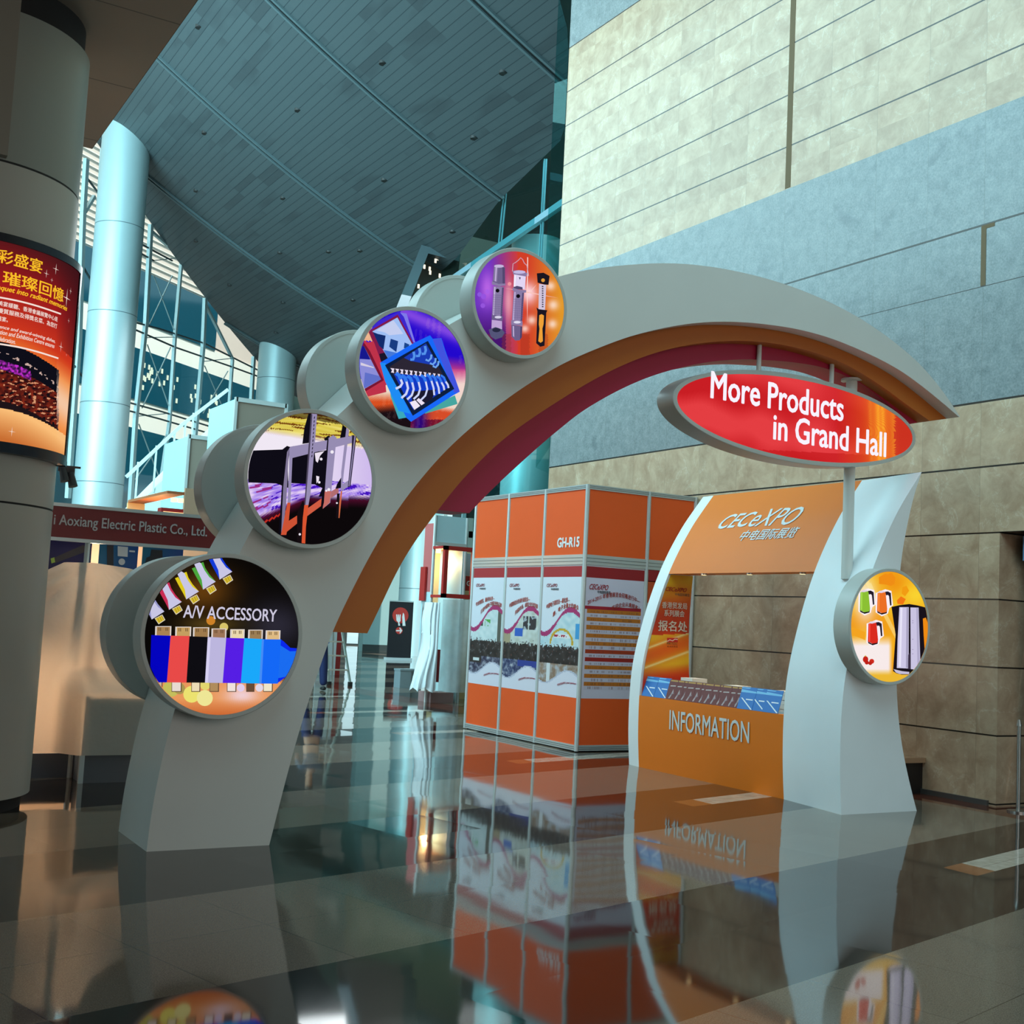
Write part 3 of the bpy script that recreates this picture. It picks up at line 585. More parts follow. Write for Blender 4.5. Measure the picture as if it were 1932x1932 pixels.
def circ(x, y, r, k=20, ry=None): return [(x+r*math.cos(2*math.pi*i/k), y+(ry or r)*math.sin(2*math.pi*i/k)) for i in range(k)]
def line(P_, w_):
    L_, R_ = [], []
    for i, p in enumerate(P_):
        a = P_[max(0, i-1)]; b = P_[min(len(P_)-1, i+1)]; dx, dy = b[0]-a[0], b[1]-a[1]; l = math.hypot(dx, dy) or 1
        L_.append((p[0]-dy/l*w_/2, p[1]+dx/l*w_/2)); R_.append((p[0]+dy/l*w_/2, p[1]-dx/l*w_/2))
    return L_+R_[::-1]
def disc_art(dr, cx, cz, R, ox, oy, sc, bgf, shapes, nr=60, na=200):
    """printed disc: blended colours, then the shapes of the print laid on in thin films"""
    Y = YF+.003; f_ = lambda x, z: bgf(*[(pix((x, Y, z))[0]-ox)*sc, (pix((x, Y, z))[1]-oy)*sc])
    face = link('printed_face', disc_paint('printed_face', None, cx, cz, R, Y, nr, na, f_, painted('disc_lit', 1.0)), dr)
    g = G(); k = 0
    for pts, colr in shapes:
        k += 1; P_ = [pY(ox+x/sc, oy+y/sc, Y) for x, y in pts]; P_ = clip([(p.x, p.z) for p in P_], cx, cz, R-.002)
        if len(P_) >= 3: g.poly([(p[0], Y-.0002-.00006*k, p[1]) for p in P_], emit(colr))
    if shapes: g.build('printed_shapes', dr, False)
    return Y-.0002-.00006*(k+3)

# drum 1: accessories
D = [(2.432, 1.362, .527), (2.95, 2.423, .467), (3.654, 3.268, .444), (4.493, 3.89, .414), (8.486, 1.666, .519)]
S = []
for (dx, dy, cl, w_) in ((-370, 215, (150, 150, 200), 1), (-184, 112, (200, 45, 85), 1), (0, 0, (222, 200, 30), 1), (180, -105, (75, 165, 60), 1), (357, -212, (20, 60, 215), 1)):
    T = lambda L: [(x+dx, y+dy) for x, y in L]
    S += [(T([(512, 347), (545, 333), (590, 400), (632, 500), (632, 572), (595, 500), (550, 420)]), cl), (T([(600, 292), (635, 278), (655, 340), (700, 410), (768, 488), (715, 480), (660, 400)]), cl),
          (T([(535, 295), (580, 272), (612, 292), (650, 370), (700, 440), (768, 488), (632, 574), (618, 470), (575, 380)]), (200, 198, 228)),
          (T([(664, 562), (746, 520), (778, 578), (707, 626)]), (225, 215, 190)), (T([(672, 566), (742, 530), (768, 576), (708, 616)]), (212, 186, 50))]
    S += [(T([(690+22*i, 556-13*i), (697+22*i, 552-13*i), (722+22*i, 602-13*i), (716+22*i, 606-13*i)]), (170, 140, 30)) for i in range(3)]
S += [(circ(895, 800, 48), (205, 130, 40)), (circ(1035, 870, 46), (215, 195, 105)), (circ(470, 1530, 88), (196, 190, 92)), (circ(560, 1530, 60), (170, 150, 80)), (circ(690, 1590, 90), (236, 226, 112)), (circ(835, 1490, 55), (226, 214, 110)), (circ(830, 1630, 86), (238, 230, 150)), (circ(1215, 1520, 42), (225, 205, 235)), (circ(1415, 1520, 42), (225, 215, 230))]
for (x0, x1, y0, y1, cl) in ((300, 472, 860, 962, (168, 130, 82)), (515, 685, 866, 968, (196, 158, 96)), (705, 878, 872, 975, (158, 122, 76)), (902, 1062, 885, 988, (158, 118, 88)), (1103, 1257, 893, 990, (235, 216, 172)), (1295, 1452, 898, 996, (156, 126, 84)), (1482, 1640, 905, 1002, (222, 186, 130))):
    S += [([(x0, y0), (x1, y0), (x1-3, y1), (x0-3, y1)], (222, 212, 206)), ([(x0+16, y0+8), (x1-14, y0+8), (x1-16, y1), (x0+14, y1)], cl)]
    S += [([(a, y0+15), (a+8, y0+15), (a+8, y0+50), (a, y0+50)], (96, 70, 44)) for a in (x0+34, x0+52, x1-62, x1-44)]
for (x0, x1, cl) in ((338, 366, (200, 180, 160)), (478, 572, (232, 218, 208)), (690, 772, (236, 220, 182)), (885, 972, (176, 140, 92)), (1072, 1158, (240, 226, 220)), (1278, 1352, (104, 76, 54)), (1460, 1548, (238, 228, 200))):
    S += [([(x0-6, 1458), (x1+10, 1458), (x1+8, 1564), (x0-6, 1564)], (90, 66, 50)), ([(x0, 1458), (x1, 1458), (x1-2, 1556), (x0, 1556)], cl)]
S += [([(1640, 1000), (1672, 1022), (1745, 1092), (1845, 1100), (1845, 1460), (1700, 1400), (1600, 1476), (1560, 1476)], (10, 40, 235)), ([(1630, 1060), (1740, 1130), (1845, 1125), (1845, 1300), (1700, 1400), (1600, 1420)], (26, 108, 240))]
for L, cl in (([(255, 955), (462, 962), (425, 1462), (240, 1462)], (4, 4, 190)), ([(462, 962), (664, 965), (632, 1464), (422, 1462)], (232, 74, 72)), ([(664, 968), (860, 975), (830, 1466), (632, 1464)], (14, 13, 18)),
              ([(860, 975), (1058, 985), (1020, 1468), (830, 1466)], (188, 182, 222)), ([(1058, 985), (1252, 990), (1215, 1470), (1020, 1468)], (86, 30, 228)), ([(1252, 988), (1450, 998), (1420, 1475), (1215, 1470)], (26, 168, 250)), ([(1450, 1000), (1645, 1002), (1610, 1476), (1420, 1475)], (20, 104, 246)), ([(1440, 1000), (1462, 1000), (1436, 1475), (1410, 1475)], (70, 140, 245)), ([(860, 985), (892, 985), (862, 1466), (832, 1466)], (214, 208, 240))): S.append((L, cl))
def bg1(x, y):
    c = (9, 7, 6); c = mixc(c, (96, 58, 14), 1.0*math.exp(-(((x-820)/330)**2+((y-480)/240)**2))); c = mixc(c, (46, 44, 58), .9*math.exp(-(((x-1600)/330)**2+((y-850)/260)**2)))
    c = mixc(c, (86, 66, 24), .9*math.exp(-(((x-900)/330)**2+((y-840)/90)**2)))
    if y > 1380: c = mixc(c, (232, 152, 92), (y-1380)/90); c = mixc(c, (240, 206, 210), math.exp(-(((x-1230)/180)**2+((y-1600)/90)**2))); c = mixc(c, (196, 92, 40), (y-1640)/220)
    return c
d1 = drum(arch, *D[0], YF, YA); yt = disc_art(d1, D[0][0], D[0][1], D[0][2]-.03, 240, 1030, 5.682, bg1, S)
a, b = pY(240+600/5.682, 1030+768/5.682, yt), pY(240+1605/5.682, 1030+700/5.682, yt)
text('A/V ACCESSORY', (a.x, a.z, b.x, a.z+.078), lambda p, q: (p, yt, q), emit((205, 200, 222)), d1, bold=.012)
# drum 2: wall bracket
blk, gr1, gr2, orr = (14, 12, 22), (150, 140, 178), (128, 118, 150), (205, 82, 52)
def bg2(x, y):
    t_ = y-.16*x
    if t_ < 330:
        q_ = nz(x*.003, (y-.13*x)*.03, 1); c = mixc((208, 186, 60), (238, 224, 120), .5+q_)
        if nz(x*.002, (y-.13*x)*.035, 1, 3.) > .15: c = (120, 70, 20)
        if t_ < 60: c = mixc(c, (30, 16, 8), .55)
        return mixc(c, (236, 222, 240), (t_-250)/80)
    r_ = y+.28*(x-1000)*(1 if x < 1000 else -.25)
    c = mixc((240, 232, 244), (206, 186, 236), (x-900)/900)
    edge = 980+.05*x if x < 1000 else 860+.12*x
    if y > edge:
        q_ = nz(x*.0035, (y+.35*x-.00012*x*x)*.02, 1)+.6*nz(x*.008, (y+.35*x)*.05, 1, 5.)
        c = mixc((120, 80, 225), (226, 206, 242), .55+q_*1.1) if q_ > -.25 else ((70, 20, 190) if x > 500 else (150, 44, 130))
    lim = 1490-.42*(x-400) if x < 1000 else 1240+.08*(x-1000)*(1 if x < 1500 else .4)
    if y > lim-60: c = mixc(c, (74, 12, 60) if x < 1000 else (60, 30, 60), (y-lim+60)/60)
    if y > lim: c = mixc((74, 12, 40), (12, 8, 10), (y-lim)/110)
    if x < 700 and abs(y-(1545-.5*(x-430))) < 12: c = (190, 44, 34)
    return c
S = [([(150, 625), (640, 607), (700, 560), (720, 1110), (640, 1080), (560, 1050), (150, 1035)], blk), ([(760, 700), (1000, 650), (1225, 615), (1225, 1210), (1110, 1225), (1160, 1110), (1060, 1062), (750, 1045)], blk),
     ([(1062, 655), (1185, 630), (1130, 690), (1100, 780), (1075, 760)], (236, 226, 240)), ([(1080, 950), (1120, 960), (1115, 1010), (1085, 1050)], (236, 226, 240)), ([(985, 120), (1040, 120), (1010, 520), (900, 535), (925, 330)], blk), ([(1425, 280), (1500, 310), (1480, 450), (1390, 460)], blk),
     ([(1180, 470), (1230, 430), (1260, 430), (1240, 560)], blk), ([(720, 575), (1580, 425), (1580, 515), (770, 718)], gr1), ([(1240, 1175), (1370, 1095), (1372, 1172), (1250, 1255)], (178, 108, 112)), ([(1415, 1065), (1500, 1010), (1500, 1085), (1420, 1145)], gr1),
     ([(1430, 930), (1350, 1060), (1330, 1120), (1400, 1110)], blk), ([(665, 590), (700, 560), (740, 575), (700, 900), (660, 1500), (690, 1740), (590, 1720), (625, 1200)], blk), ([(700, 640), (725, 600), (690, 1300), (640, 1715), (625, 1690), (650, 1100)], gr2),
     ([(728, 590), (785, 560), (770, 720), (745, 1300), (705, 1320), (725, 900)], gr1), ([(705, 1300), (745, 1300), (722, 1545), (690, 1720), (620, 1720), (665, 1500)], orr),
     ([(1235, 460), (1300, 422), (1345, 450), (1330, 600), (1290, 1000), (1262, 1300), (1165, 1380), (1205, 900)], gr1), ([(1190, 1150), (1275, 1150), (1255, 1300), (1165, 1380)], (196, 108, 100)), ([(1225, 470), (1242, 460), (1180, 1300), (1160, 1380), (1150, 1250)], blk),
     ([(705, 1548), (890, 1430), (882, 1530), (690, 1685)], orr), ([(970, 1372), (1150, 1245), (1140, 1345), (962, 1475)], (208, 92, 66)), ([(830, 1440), (905, 1270), (930, 1330), (890, 1840), (830, 1860)], (20, 12, 16)),
     ([(1022, 110), (1094, 110), (1060, 560), (1030, 900), (1005, 1180), (975, 1350), (925, 1350), (950, 1000), (982, 560)], gr1), ([(925, 1330), (978, 1330), (945, 1620), (935, 1860), (888, 1860), (905, 1500)], (216, 84, 48)), ([(1010, 150), (1030, 150), (975, 900), (940, 1330), (925, 1330), (955, 900)], (74, 66, 88)),
     ([(1475, 300), (1512, 330), (1440, 900), (1412, 1180), (1400, 1180), (1405, 900)], gr1), ([(1400, 1150), (1418, 1150), (1382, 1500), (1352, 1500)], (206, 104, 66)), ([(1350, 1180), (1385, 1180), (1370, 1500), (1335, 1500)], (20, 14, 20)), ([(1545, 420), (1605, 425), (1525, 1090), (1490, 1100), (1540, 600)], (44, 38, 60)), ([(1578, 430), (1592, 430), (1512, 1085), (1500, 1085)], gr1)]
S += [([(1052-.066*(k*50), 180+k*50), (1064-.066*k*50, 176+k*50), (1060-.066*k*50, 206+k*50), (1048-.066*k*50, 210+k*50)], (34, 28, 48)) for k in range(11)]
S += [(circ(*p), (240, 234, 244)) for p in ((1143, 733, 18), (1118, 1035, 16), (865, 1712, 15), (1348, 1305, 12), (1285, 640, 22), (1243, 1130, 20), (1210, 1145, 14))]
d2 = drum(arch, *D[1], YF, YA); disc_art(d2, D[1][0], D[1][1], D[1][2]-.03, 440, 760, 6.9, bg2, S, 70, 220)
# drum 3: tablets
def bg3(x, y):
    c = (34, 8, 205); c = mixc(c, (150, 86, 230), .8*math.exp(-((y-(.45*x-200))/110)**2)) if x > 850 else c
    if x > 900: c = mixc(c, (196, 60, 130), (y-800-.1*(x-1300))/200); c = mixc(c, (242, 214, 206), (y-1000)/220)
    if x < 900: c = mixc((236, 180, 140), (196, 60, 60), nz(x, y, .01)) if 430 < y < 620 else c
    if y > 1150 and x < 1000: c = mixc((236, 220, 200), (216, 80, 34), (y-1330+.0*x)/140)
    if y > 1420: c = mixc(c, (26, 14, 20), (y-1500+.1*(x-700))/120)
    if y > 1380 and x > 1000: k = (y-1480-.0*x)/120; c = mixc((238, 216, 200), (214, 76, 40), (y-1500)/80-(x-1250)/500) if y < 1720 else (120, 20, 40); c = mixc(c, (44, 8, 120), math.exp(-((x-1130)/110)**2))
    if (int(x/42+.1*y/42) % 2 == 0) and abs(nz(x, y, .004)) > .25: c = mixc(c, (255, 220, 200), .08)
    return c
S = [([(860, 222), (945, 235), (1065, 640), (980, 640)], (126, 122, 232)), ([(410, 480), (560, 330), (840, 205), (905, 280), (1060, 690), (690, 920), (590, 915)], (60, 40, 205)), ([(410, 485), (820, 248), (1062, 690), (690, 930), (585, 905), (440, 560)], (128, 28, 74)), ([(560, 800), (1050, 690), (690, 935), (585, 910)], (24, 22, 44)), ([(465, 485), (815, 290), (1035, 690), (700, 892)], (158, 190, 244)),
     ([(520, 470), (760, 330), (900, 520), (700, 540), (640, 500)], (196, 206, 240)), ([(470, 492), (540, 520), (650, 545), (620, 740), (560, 690)], (18, 44, 108)), ([(722, 588), (825, 622), (800, 775), (700, 700)], (24, 60, 130)), ([(915, 640), (985, 670), (960, 725), (905, 720)], (26, 70, 140)), ([(620, 745), (830, 790), (900, 780), (700, 892)], (70, 120, 215)),
     ([(330, 590), (400, 640), (482, 622), (700, 1220), (650, 1240), (660, 1335), (395, 1400), (240, 1250), (250, 700)], (190, 50, 74)), ([(345, 640), (430, 760), (625, 1170), (360, 1330), (250, 1200), (260, 700)], (120, 22, 50)), ([(250, 720), (345, 690), (585, 1158), (350, 1292), (240, 1100)], (140, 142, 216)), ([(250, 700), (345, 690), (438, 880), (270, 870)], (22, 24, 140)), ([(360, 1060), (560, 1110), (585, 1158), (340, 1290)], (96, 112, 200)), ([(300, 920), (480, 985), (490, 1000), (300, 960)], (214, 206, 226)),
     ([(700, 1180), (960, 1690), (832, 1712), (720, 1400)], (60, 168, 186)), ([(1240, 1560), (1620, 1380), (1658, 1502), (1200, 1640)], (70, 166, 160)), ([(570, 925), (1060, 640), (1272, 540), (1310, 590), (1430, 578), (1485, 750), (1690, 1330), (1600, 1380), (1005, 1752), (940, 1695), (640, 1100)], (24, 104, 248)), ([(1310, 600), (1425, 578), (1480, 760), (1690, 1330), (1610, 1345)], (66, 84, 222)), ([(570, 925), (650, 930), (1000, 1640), (830, 1600), (640, 1180)], (30, 140, 244)),
     ([(640, 958), (1242, 618), (1612, 1290), (1030, 1668)], (14, 30, 62)), ([(700, 985), (1215, 652), (1542, 1262), (1042, 1592)], (44, 38, 52)), ([(905, 855), (1215, 652), (1392, 972), (1000, 900)], (26, 60, 180)), ([(762, 1080), (1470, 1122), (1542, 1262), (1042, 1592), (900, 1350)], (18, 58, 196)), ([(1000, 1330), (1360, 1300), (1300, 1430), (1042, 1592)], (28, 26, 48))]
S += [([(716+66*k, 1000+8*k), (772+64*k, 1005+8*k), (762+64*k, 1040+8*k), (770+64*k, 1068+8*k), (724+65*k, 1060+8*k), (740+65*k, 1030+8*k)], (232, 222, 240)) for k in range(11)]
for (x, y) in ((1040, 770), (1120, 720), (1200, 690)): S.append((line([(x, y), (x+12, y+60), (x-5, y+110), (x-45, y+110)], 36), (84, 148, 236)))
for (x, y) in ((1270, 830), (1330, 880), (1370, 920)): S.append((line([(x+20, y-20), (x+15, y+30), (x-20, y+70), (x-60, y+50)], 28), (110, 166, 240)))
for k, (x, y, L) in enumerate(((860, 1160, 130), (940, 1190, 230), (1020, 1200, 240), (1110, 1195, 240), (1210, 1190, 260), (1290, 1180, 200), (1360, 1190, 170), (1430, 1200, 110), (1490, 1190, 90))):
    S += [(line([(x-70, y-90), (x-25, y-60), (x, y)], 52-3*k), (52, 122, 236)), (line([(x, y), (x+22, y+L*.4), (x-5, y+L*.75), (x-70, y+L)], 34-2*k) if k < 5 else line([(x, y), (x+30, y+L*.5), (x+40, y+L)], 26), (206, 214, 248))]
S += [([(985, 1480), (1062, 1450), (1132, 1530), (1050, 1586)], (240, 232, 246)), ([(1110, 1420), (1196, 1490), (1150, 1522), (1078, 1450)], (236, 226, 244))]
d3 = drum(arch, *D[2], YF, YA); disc_art(d3, D[2][0], D[2][1], D[2][2]-.03, 640, 560, 7.43, bg3, S)
# drum 4: torches
def bg4(x, y):
    c = mixc((108, 50, 190), (206, 60, 60), (x-520)/420) if x < 940 else mixc((210, 62, 40), (226, 150, 40), (x-1080)/520)
    if x < 760: c = mixc(c, (70, 20, 110), (y-1000)/500); c = mixc(c, (206, 116, 240), .75*math.exp(-(((x-480)/110)**2+((y-760)/260)**2)))
    c = mixc(c, (255, 214, 226), 1.0*math.exp(-(((x-1110)/130)**2+((y-830)/170)**2))); c = mixc(c, (250, 190, 200), .7*math.exp(-(((x-800)/70)**2+((y-950)/330)**2)))
    for (a, b, r) in ((1480, 1010, 80), (1470, 1300, 70), (1150, 1240, 70), (1050, 1370, 60), (1440, 720, 70)): c = mixc(c, (255, 232, 220), .8*math.exp(-(((x-a)/r)**2+((y-b)/r)**2)))
    if y > 1450 and int(x/140) % 2: c = mixc(c, (150, 50, 30), .35)
    return c
T1, T2, T3 = (138, 124, 166), (108, 96, 138), (196, 180, 220)
S = [([(1084, 280), (1098, 290), (1092, 830), (1086, 1310), (1078, 830)], (255, 214, 204)), ([(740, 752), (1110, 812), (1560, 905), (1110, 830)], (250, 196, 186)), ([(1110, 820), (1235, 690), (1118, 836)], (252, 206, 196)), (circ(360, 850, 34), (140, 90, 220)), (circ(420, 880, 40), (150, 84, 224)), (circ(480, 805, 34), (170, 96, 230)), (circ(410, 1020, 36), (148, 84, 220)), (circ(815, 690, 28), (240, 150, 160)),
     (line([(858, 500), (868, 385), (905, 365), (950, 330), (985, 292), (1015, 320), (1040, 375), (1080, 410), (1105, 570)], 12), (200, 160, 180)),
     ([(582, 400), (660, 395), (745, 440), (748, 690), (640, 690), (558, 655)], T2), ([(585, 420), (640, 430), (625, 660), (570, 640)], T1), (circ(655, 420, 74, 20, 24), T3), ([(545, 650), (650, 690), (752, 680), (752, 712), (660, 728), (550, 700)], T1),
     ([(570, 725), (728, 735), (700, 1190), (550, 1170)], T1), ([(545, 1150), (718, 1185), (706, 1250), (545, 1230)], T2), (circ(640, 1195, 52, 20, 20), (214, 208, 232)), ([(545, 1235), (700, 1255), (702, 1410), (540, 1380)], (190, 164, 212)), ([(498, 1385), (600, 1345), (700, 1380), (742, 1430), (700, 1500), (600, 1535), (530, 1490)], (84, 84, 120)), (circ(615, 1390, 62, 20, 34), (40, 42, 66)), (circ(632, 792, 29), (14, 12, 18)),
     ([(862, 490), (960, 480), (1088, 530), (1070, 578), (980, 590), (868, 540)], T1), (circ(965, 510, 92, 20, 26), (196, 186, 226)), ([(882, 545), (1062, 578), (1045, 775), (875, 745)], (226, 214, 244)), ([(955, 590), (972, 630), (985, 590)], (60, 50, 90)), ([(875, 735), (930, 720), (1010, 740), (1015, 780), (880, 765)], (80, 72, 110)), ([(860, 745), (960, 780), (1068, 785), (1065, 822), (960, 828), (860, 790)], T1),
     ([(876, 800), (1035, 822), (1006, 1262), (850, 1240)], T1), ([(838, 1240), (1012, 1262), (1010, 1330), (838, 1310)], T1), (circ(930, 1272, 54, 20, 20), (222, 218, 238)), ([(840, 1310), (1008, 1335), (1000, 1500), (965, 1548), (900, 1550), (845, 1490)], T2), (circ(945, 876, 30), (14, 12, 18)),
     ([(1228, 530), (1330, 520), (1422, 570), (1405, 705), (1340, 700), (1240, 672)], (26, 22, 32)), (circ(1322, 635, 28), (226, 156, 60)), ([(1262, 688), (1372, 706), (1352, 1088), (1252, 1072)], (208, 196, 218)), ([(1222, 1048), (1260, 1075), (1388, 1090), (1372, 1130), (1345, 1630), (1280, 1645), (1218, 1590), (1236, 1110)], (28, 22, 34)), ([(1265, 1165), (1300, 1150), (1336, 1170), (1330, 1300), (1312, 1370), (1320, 1560), (1285, 1585), (1250, 1560), (1268, 1370), (1258, 1300)], (238, 160, 56))]
S += [([(604, 425), (622, 428), (606, 655), (590, 648)], T3), ([(705, 440), (742, 445), (745, 685), (708, 686)], (84, 72, 112)), ([(582, 735), (600, 738), (578, 1165), (560, 1162)], T3), ([(700, 745), (726, 745), (700, 1180), (676, 1178)], (88, 76, 118)), ([(888, 812), (905, 815), (880, 1240), (864, 1238)], T3), ([(1006, 825), (1033, 825), (1005, 1255), (980, 1250)], (88, 76, 118)), ([(862, 1330), (880, 1332), (884, 1500), (866, 1480)], T3), ([(980, 1338), (1006, 1340), (998, 1500), (972, 1535)], (76, 64, 104)), ([(890, 560), (905, 562), (898, 735), (884, 730)], (250, 246, 255))]
S += [([(1304, 720+34*k), (1328, 722+34*k), (1327, 740+34*k), (1303, 738+34*k)], (60, 54, 76)) for k in range(10)]
S += [(line([(556+.0*k+24*k, 850), (546+24*k, 1150)], 4), T2) for k in range(1, 6)]+[(line([(560, 860+34*k), (714, 868+34*k)], 4), T2) for k in range(9)]+[(line([(868+25*k, 910), (856+25*k, 1230)], 4), T2) for k in range(1, 6)]+[(line([(870, 925+34*k), (1022, 935+34*k)], 4), T2) for k in range(9)]
d4 = drum(arch, *D[3], YF, YA); disc_art(d4, D[3][0], D[3][1], D[3][2]-.025, 860, 450, 8.05, bg4, S)
for cx, cz, R in D[:4]: drum(arch, cx, cz, R, YB, YB+.187, 'rear_drum')

# ------------------------------------------------------------------ hanging oval sign on its pole
SX, SZ, SA, SB, SY = 7.742, 3.483, 1.482, .399, 8.0
t = thing('hanging_sign', 'red oval lit sign in white rim hanging from the arch on a pole', 'sign', (SX, 8.11, SZ))
g = G(); N = 120
def er(a, b, y): return [(SX+a*math.cos(2*math.pi*k/N), y, SZ+b*math.sin(2*math.pi*k/N)) for k in range(N)]
g.grid([er(SA-.045, SB-.04, SY+.008), er(SA-.045, SB-.04, SY), er(SA-.004, SB-.004, SY), er(SA, SB, SY+.004), er(SA, SB, SY+.22), er(SA-.01, SB-.01, SY+.224)], rimm, True, True); g.face(er(SA-.01, SB-.01, SY+.224)[::-1], rimm); g.face(er(SA-.045, SB-.04, SY+.008), rimm); g.build('sign_box', t)
def sgn(u_, v_):
    x = SX+u_; z = SZ+v_; px, py = pix((x, SY, z)); X = (px-1220)*3.22; Y = (py-620)*3.22
    c = mixc((200, 30, 36), (228, 62, 66), .5+.9*nz(X, Y, .0045)+.45*math.sin((Y-.22*X)/60.)); 
    if Y > 700+.05*X: c = mixc(c, (196, 26, 30), .7)
    if X > 1150: c = mixc(c, (222, 84, 26), min(.8, (X-1150)/300))
    for a, w_, k in ((1408, 10, 1), (1436, 8, 1), (1360, 8, .3), (1500, 20, .35)): c = mixc(c, (250, 190, 50), k*math.exp(-((X-a-(Y-500)*.03)/w_)**2))
    c = mixc(c, (252, 150, 40), .7*math.exp(-((X-1420)/60)**2))
    if X > 1510: c = mixc(c, (196, 40, 34), .7)
    return c
me = bpy.data.meshes.new('sign_face'); V = [(SX, SY+.004, SZ)]; Fc = []; cs = []; NR, NAA = 40, 240
for r in range(1, NR+1):
    for a in range(NAA): V.append((SX+(SA-.045)*r/NR*math.cos(2*math.pi*a/NAA), SY+.004, SZ+(SB-.04)*r/NR*math.sin(2*math.pi*a/NAA)))
for r in range(NR):
    for a in range(NAA):
        b = (a+1) % NAA; f_ = (r+.5)/NR; th = 2*math.pi*(a+.5)/NAA; c = rgb(*[max(0, min(255, k)) for k in sgn((SA-.045)*f_*math.cos(th), (SB-.04)*f_*math.sin(th))])
        if r == 0: Fc.append((0, 1+a, 1+b)); cs += list(c)*3
        else: Fc.append((1+(r-1)*NAA+a, 1+r*NAA+a, 1+r*NAA+b, 1+(r-1)*NAA+b)); cs += list(c)*4
me.from_pydata(V, [], Fc); me.materials.append(painted('disc_lit', 1.0)); ca_ = me.color_attributes.new('Col', 'FLOAT_COLOR', 'CORNER'); ca_.data.foreach_set('color', cs); link('sign_face', me, t)
Yt = SY+.001; wl = emit((244, 238, 250), 1.05)
def zs(x, y): p = pY(1220+x/3.22, 620+y/3.22, Yt); return p.x, p.z
for body, (xa, ya), (xb, yb), hh in (('More Products', (390, 417), (1193, 570), .225), ('in Grand Hall', (770, 668), (1452, 792), .225)):
    (a, za), (b, zc) = zs(xa, ya), zs(xb, yb); text(body, (a, za-.005, b, za+hh+.0), lambda p, q: (p, Yt, q), wl, t, bold=.017)
for (xa, ya, zb3) in ((1433, 646, 3.86), (1570, 677, 3.82)):
    q = pY(xa, ya, 8.055); g = G(); g.tube((q.x, 8.055, zb3), (q.x, 8.055, q.z+.01), .021, white, n=16); g.build('hanger', t)
g = G(); g.tube((8.48, 8.13, 2.09), (8.48, 8.13, 3.965), .052, white, n=32); g.build('pole', t)
g = G(); g.tube((8.48, 8.13, 3.96), (8.48, 8.13, 3.98), .10, white, n=32); g.build('flange', t)

# ------------------------------------------------------------------ information stand
CT = [(0, 8.131), (.2, 8.113), (.404, 8.1), (.724, 8.096), (1.045, 8.113), (1.272, 8.150), (1.5, 8.208), (1.772, 8.290), (2.0, 8.372), (2.19, 8.452), (2.33, 8.520), (2.521, 8.625), (2.65, 8.705), (2.773, 8.785), (2.95, 8.92), (3.13, 9.063)]
RT = [(0, 9.092), (.256, 8.990), (.522, 8.900), (.755, 8.842), (.937, 8.812), (1.137, 8.792), (1.6, 8.772), (1.9, 8.785), (2.212, 8.808), (2.453, 8.848), (2.715, 8.913), (2.928, 8.981), (3.127, 9.065)]
_ct = [(p.x, p.y) for p in smooth(cr([(z, x, 0) for z, x in CT], 90), 3)]; _rt = [(p.x, p.y) for p in smooth(cr([(z, x, 0) for z, x in RT], 90), 3)]
def off(y): return lerp_tab([(7.787, 0), (8.66, .148), (11.02, .215), (11.23, .235)], y)
def CX(y, z): return lerp_tab(_ct, z)+off(y)
def RX(y, z): return max(CX(y, z)+.002, lerp_tab(_rt, z)+off(y))
TOP = 3.13; sw = mat('stand_white', (240, 244, 246), .5); so_ = mat('stand_orange', (240, 122, 10), .5)
stand = thing('information_stand', 'curved white and orange information counter with INFORMATION lettering under the oval sign', 'stand', (8.5, 9.5, 0))
def slab(name, parent, y0, y1, z0, z1, m, dx=None, back=True, ny=6, nz_=46, mfront=None):
    """curved shell following the stand's front curve; dx None = full blade depth"""
    g = G(); zz = [z0+(z1-z0)*k/nz_ for k in range(nz_+1)]; yy = [y0+(y1-y0)*k/ny for k in range(ny+1)]
    fx = lambda y, z: CX(y, z); bx_ = (lambda y, z: RX(y, z)) if dx is None else (lambda y, z: CX(y, z)+dx)
    g.grid([[(fx(y, z), y, z) for y in yy] for z in zz], mfront or m, True); g.grid([[(bx_(y, z), y, z) for y in yy[::-1]] for z in zz], m, True)
    for y in (y0, y1): g.grid([[(fx(y, z), y, z), (bx_(y, z), y, z)] for z in zz], m, False)
    for z in (z0, z1): g.grid([[(fx(y, z), y, z) for y in yy], [(bx_(y, z), y, z) for y in yy]], m, False)
    return g.build(name, parent)
slab('near_pillar', stand, 7.787, 8.66, 0, TOP, sw)
slab('far_pillar', stand, 11.02, 11.23, 0, TOP, sw)
slab('counter_front', stand, 8.66, 11.02, 0, .79, so_, dx=.06)
slab('header_panel', stand, 8.66, 11.02, 2.172, TOP, so_, dx=.05)
g = G(); g.hexa([(CX(8.66, .79)+.02, 8.66, .73), (8.86, 8.66, .73), (8.95, 11.02, .73), (CX(11.02, .79)+.02, 11.02, .73)], [(CX(8.66, .79)+.02, 8.66, .775), (8.86, 8.66, .775), (8.95, 11.02, .775), (CX(11.02, .79)+.02, 11.02, .775)], sw); g.build('counter_top', stand)
g = G(); g.hexa([(CX(8.66, 2.172)+.05, 8.66, 2.172), (8.86, 8.66, 2.172), (8.97, 11.02, 2.172), (CX(11.02, 2.172)+.05, 11.02, 2.172)], [(CX(8.66, 2.172)+.05, 8.66, 2.21), (8.86, 8.66, 2.21), (8.97, 11.02, 2.21), (CX(11.02, 2.172)+.05, 11.02, 2.21)], so_); g.build('header_underside', stand)
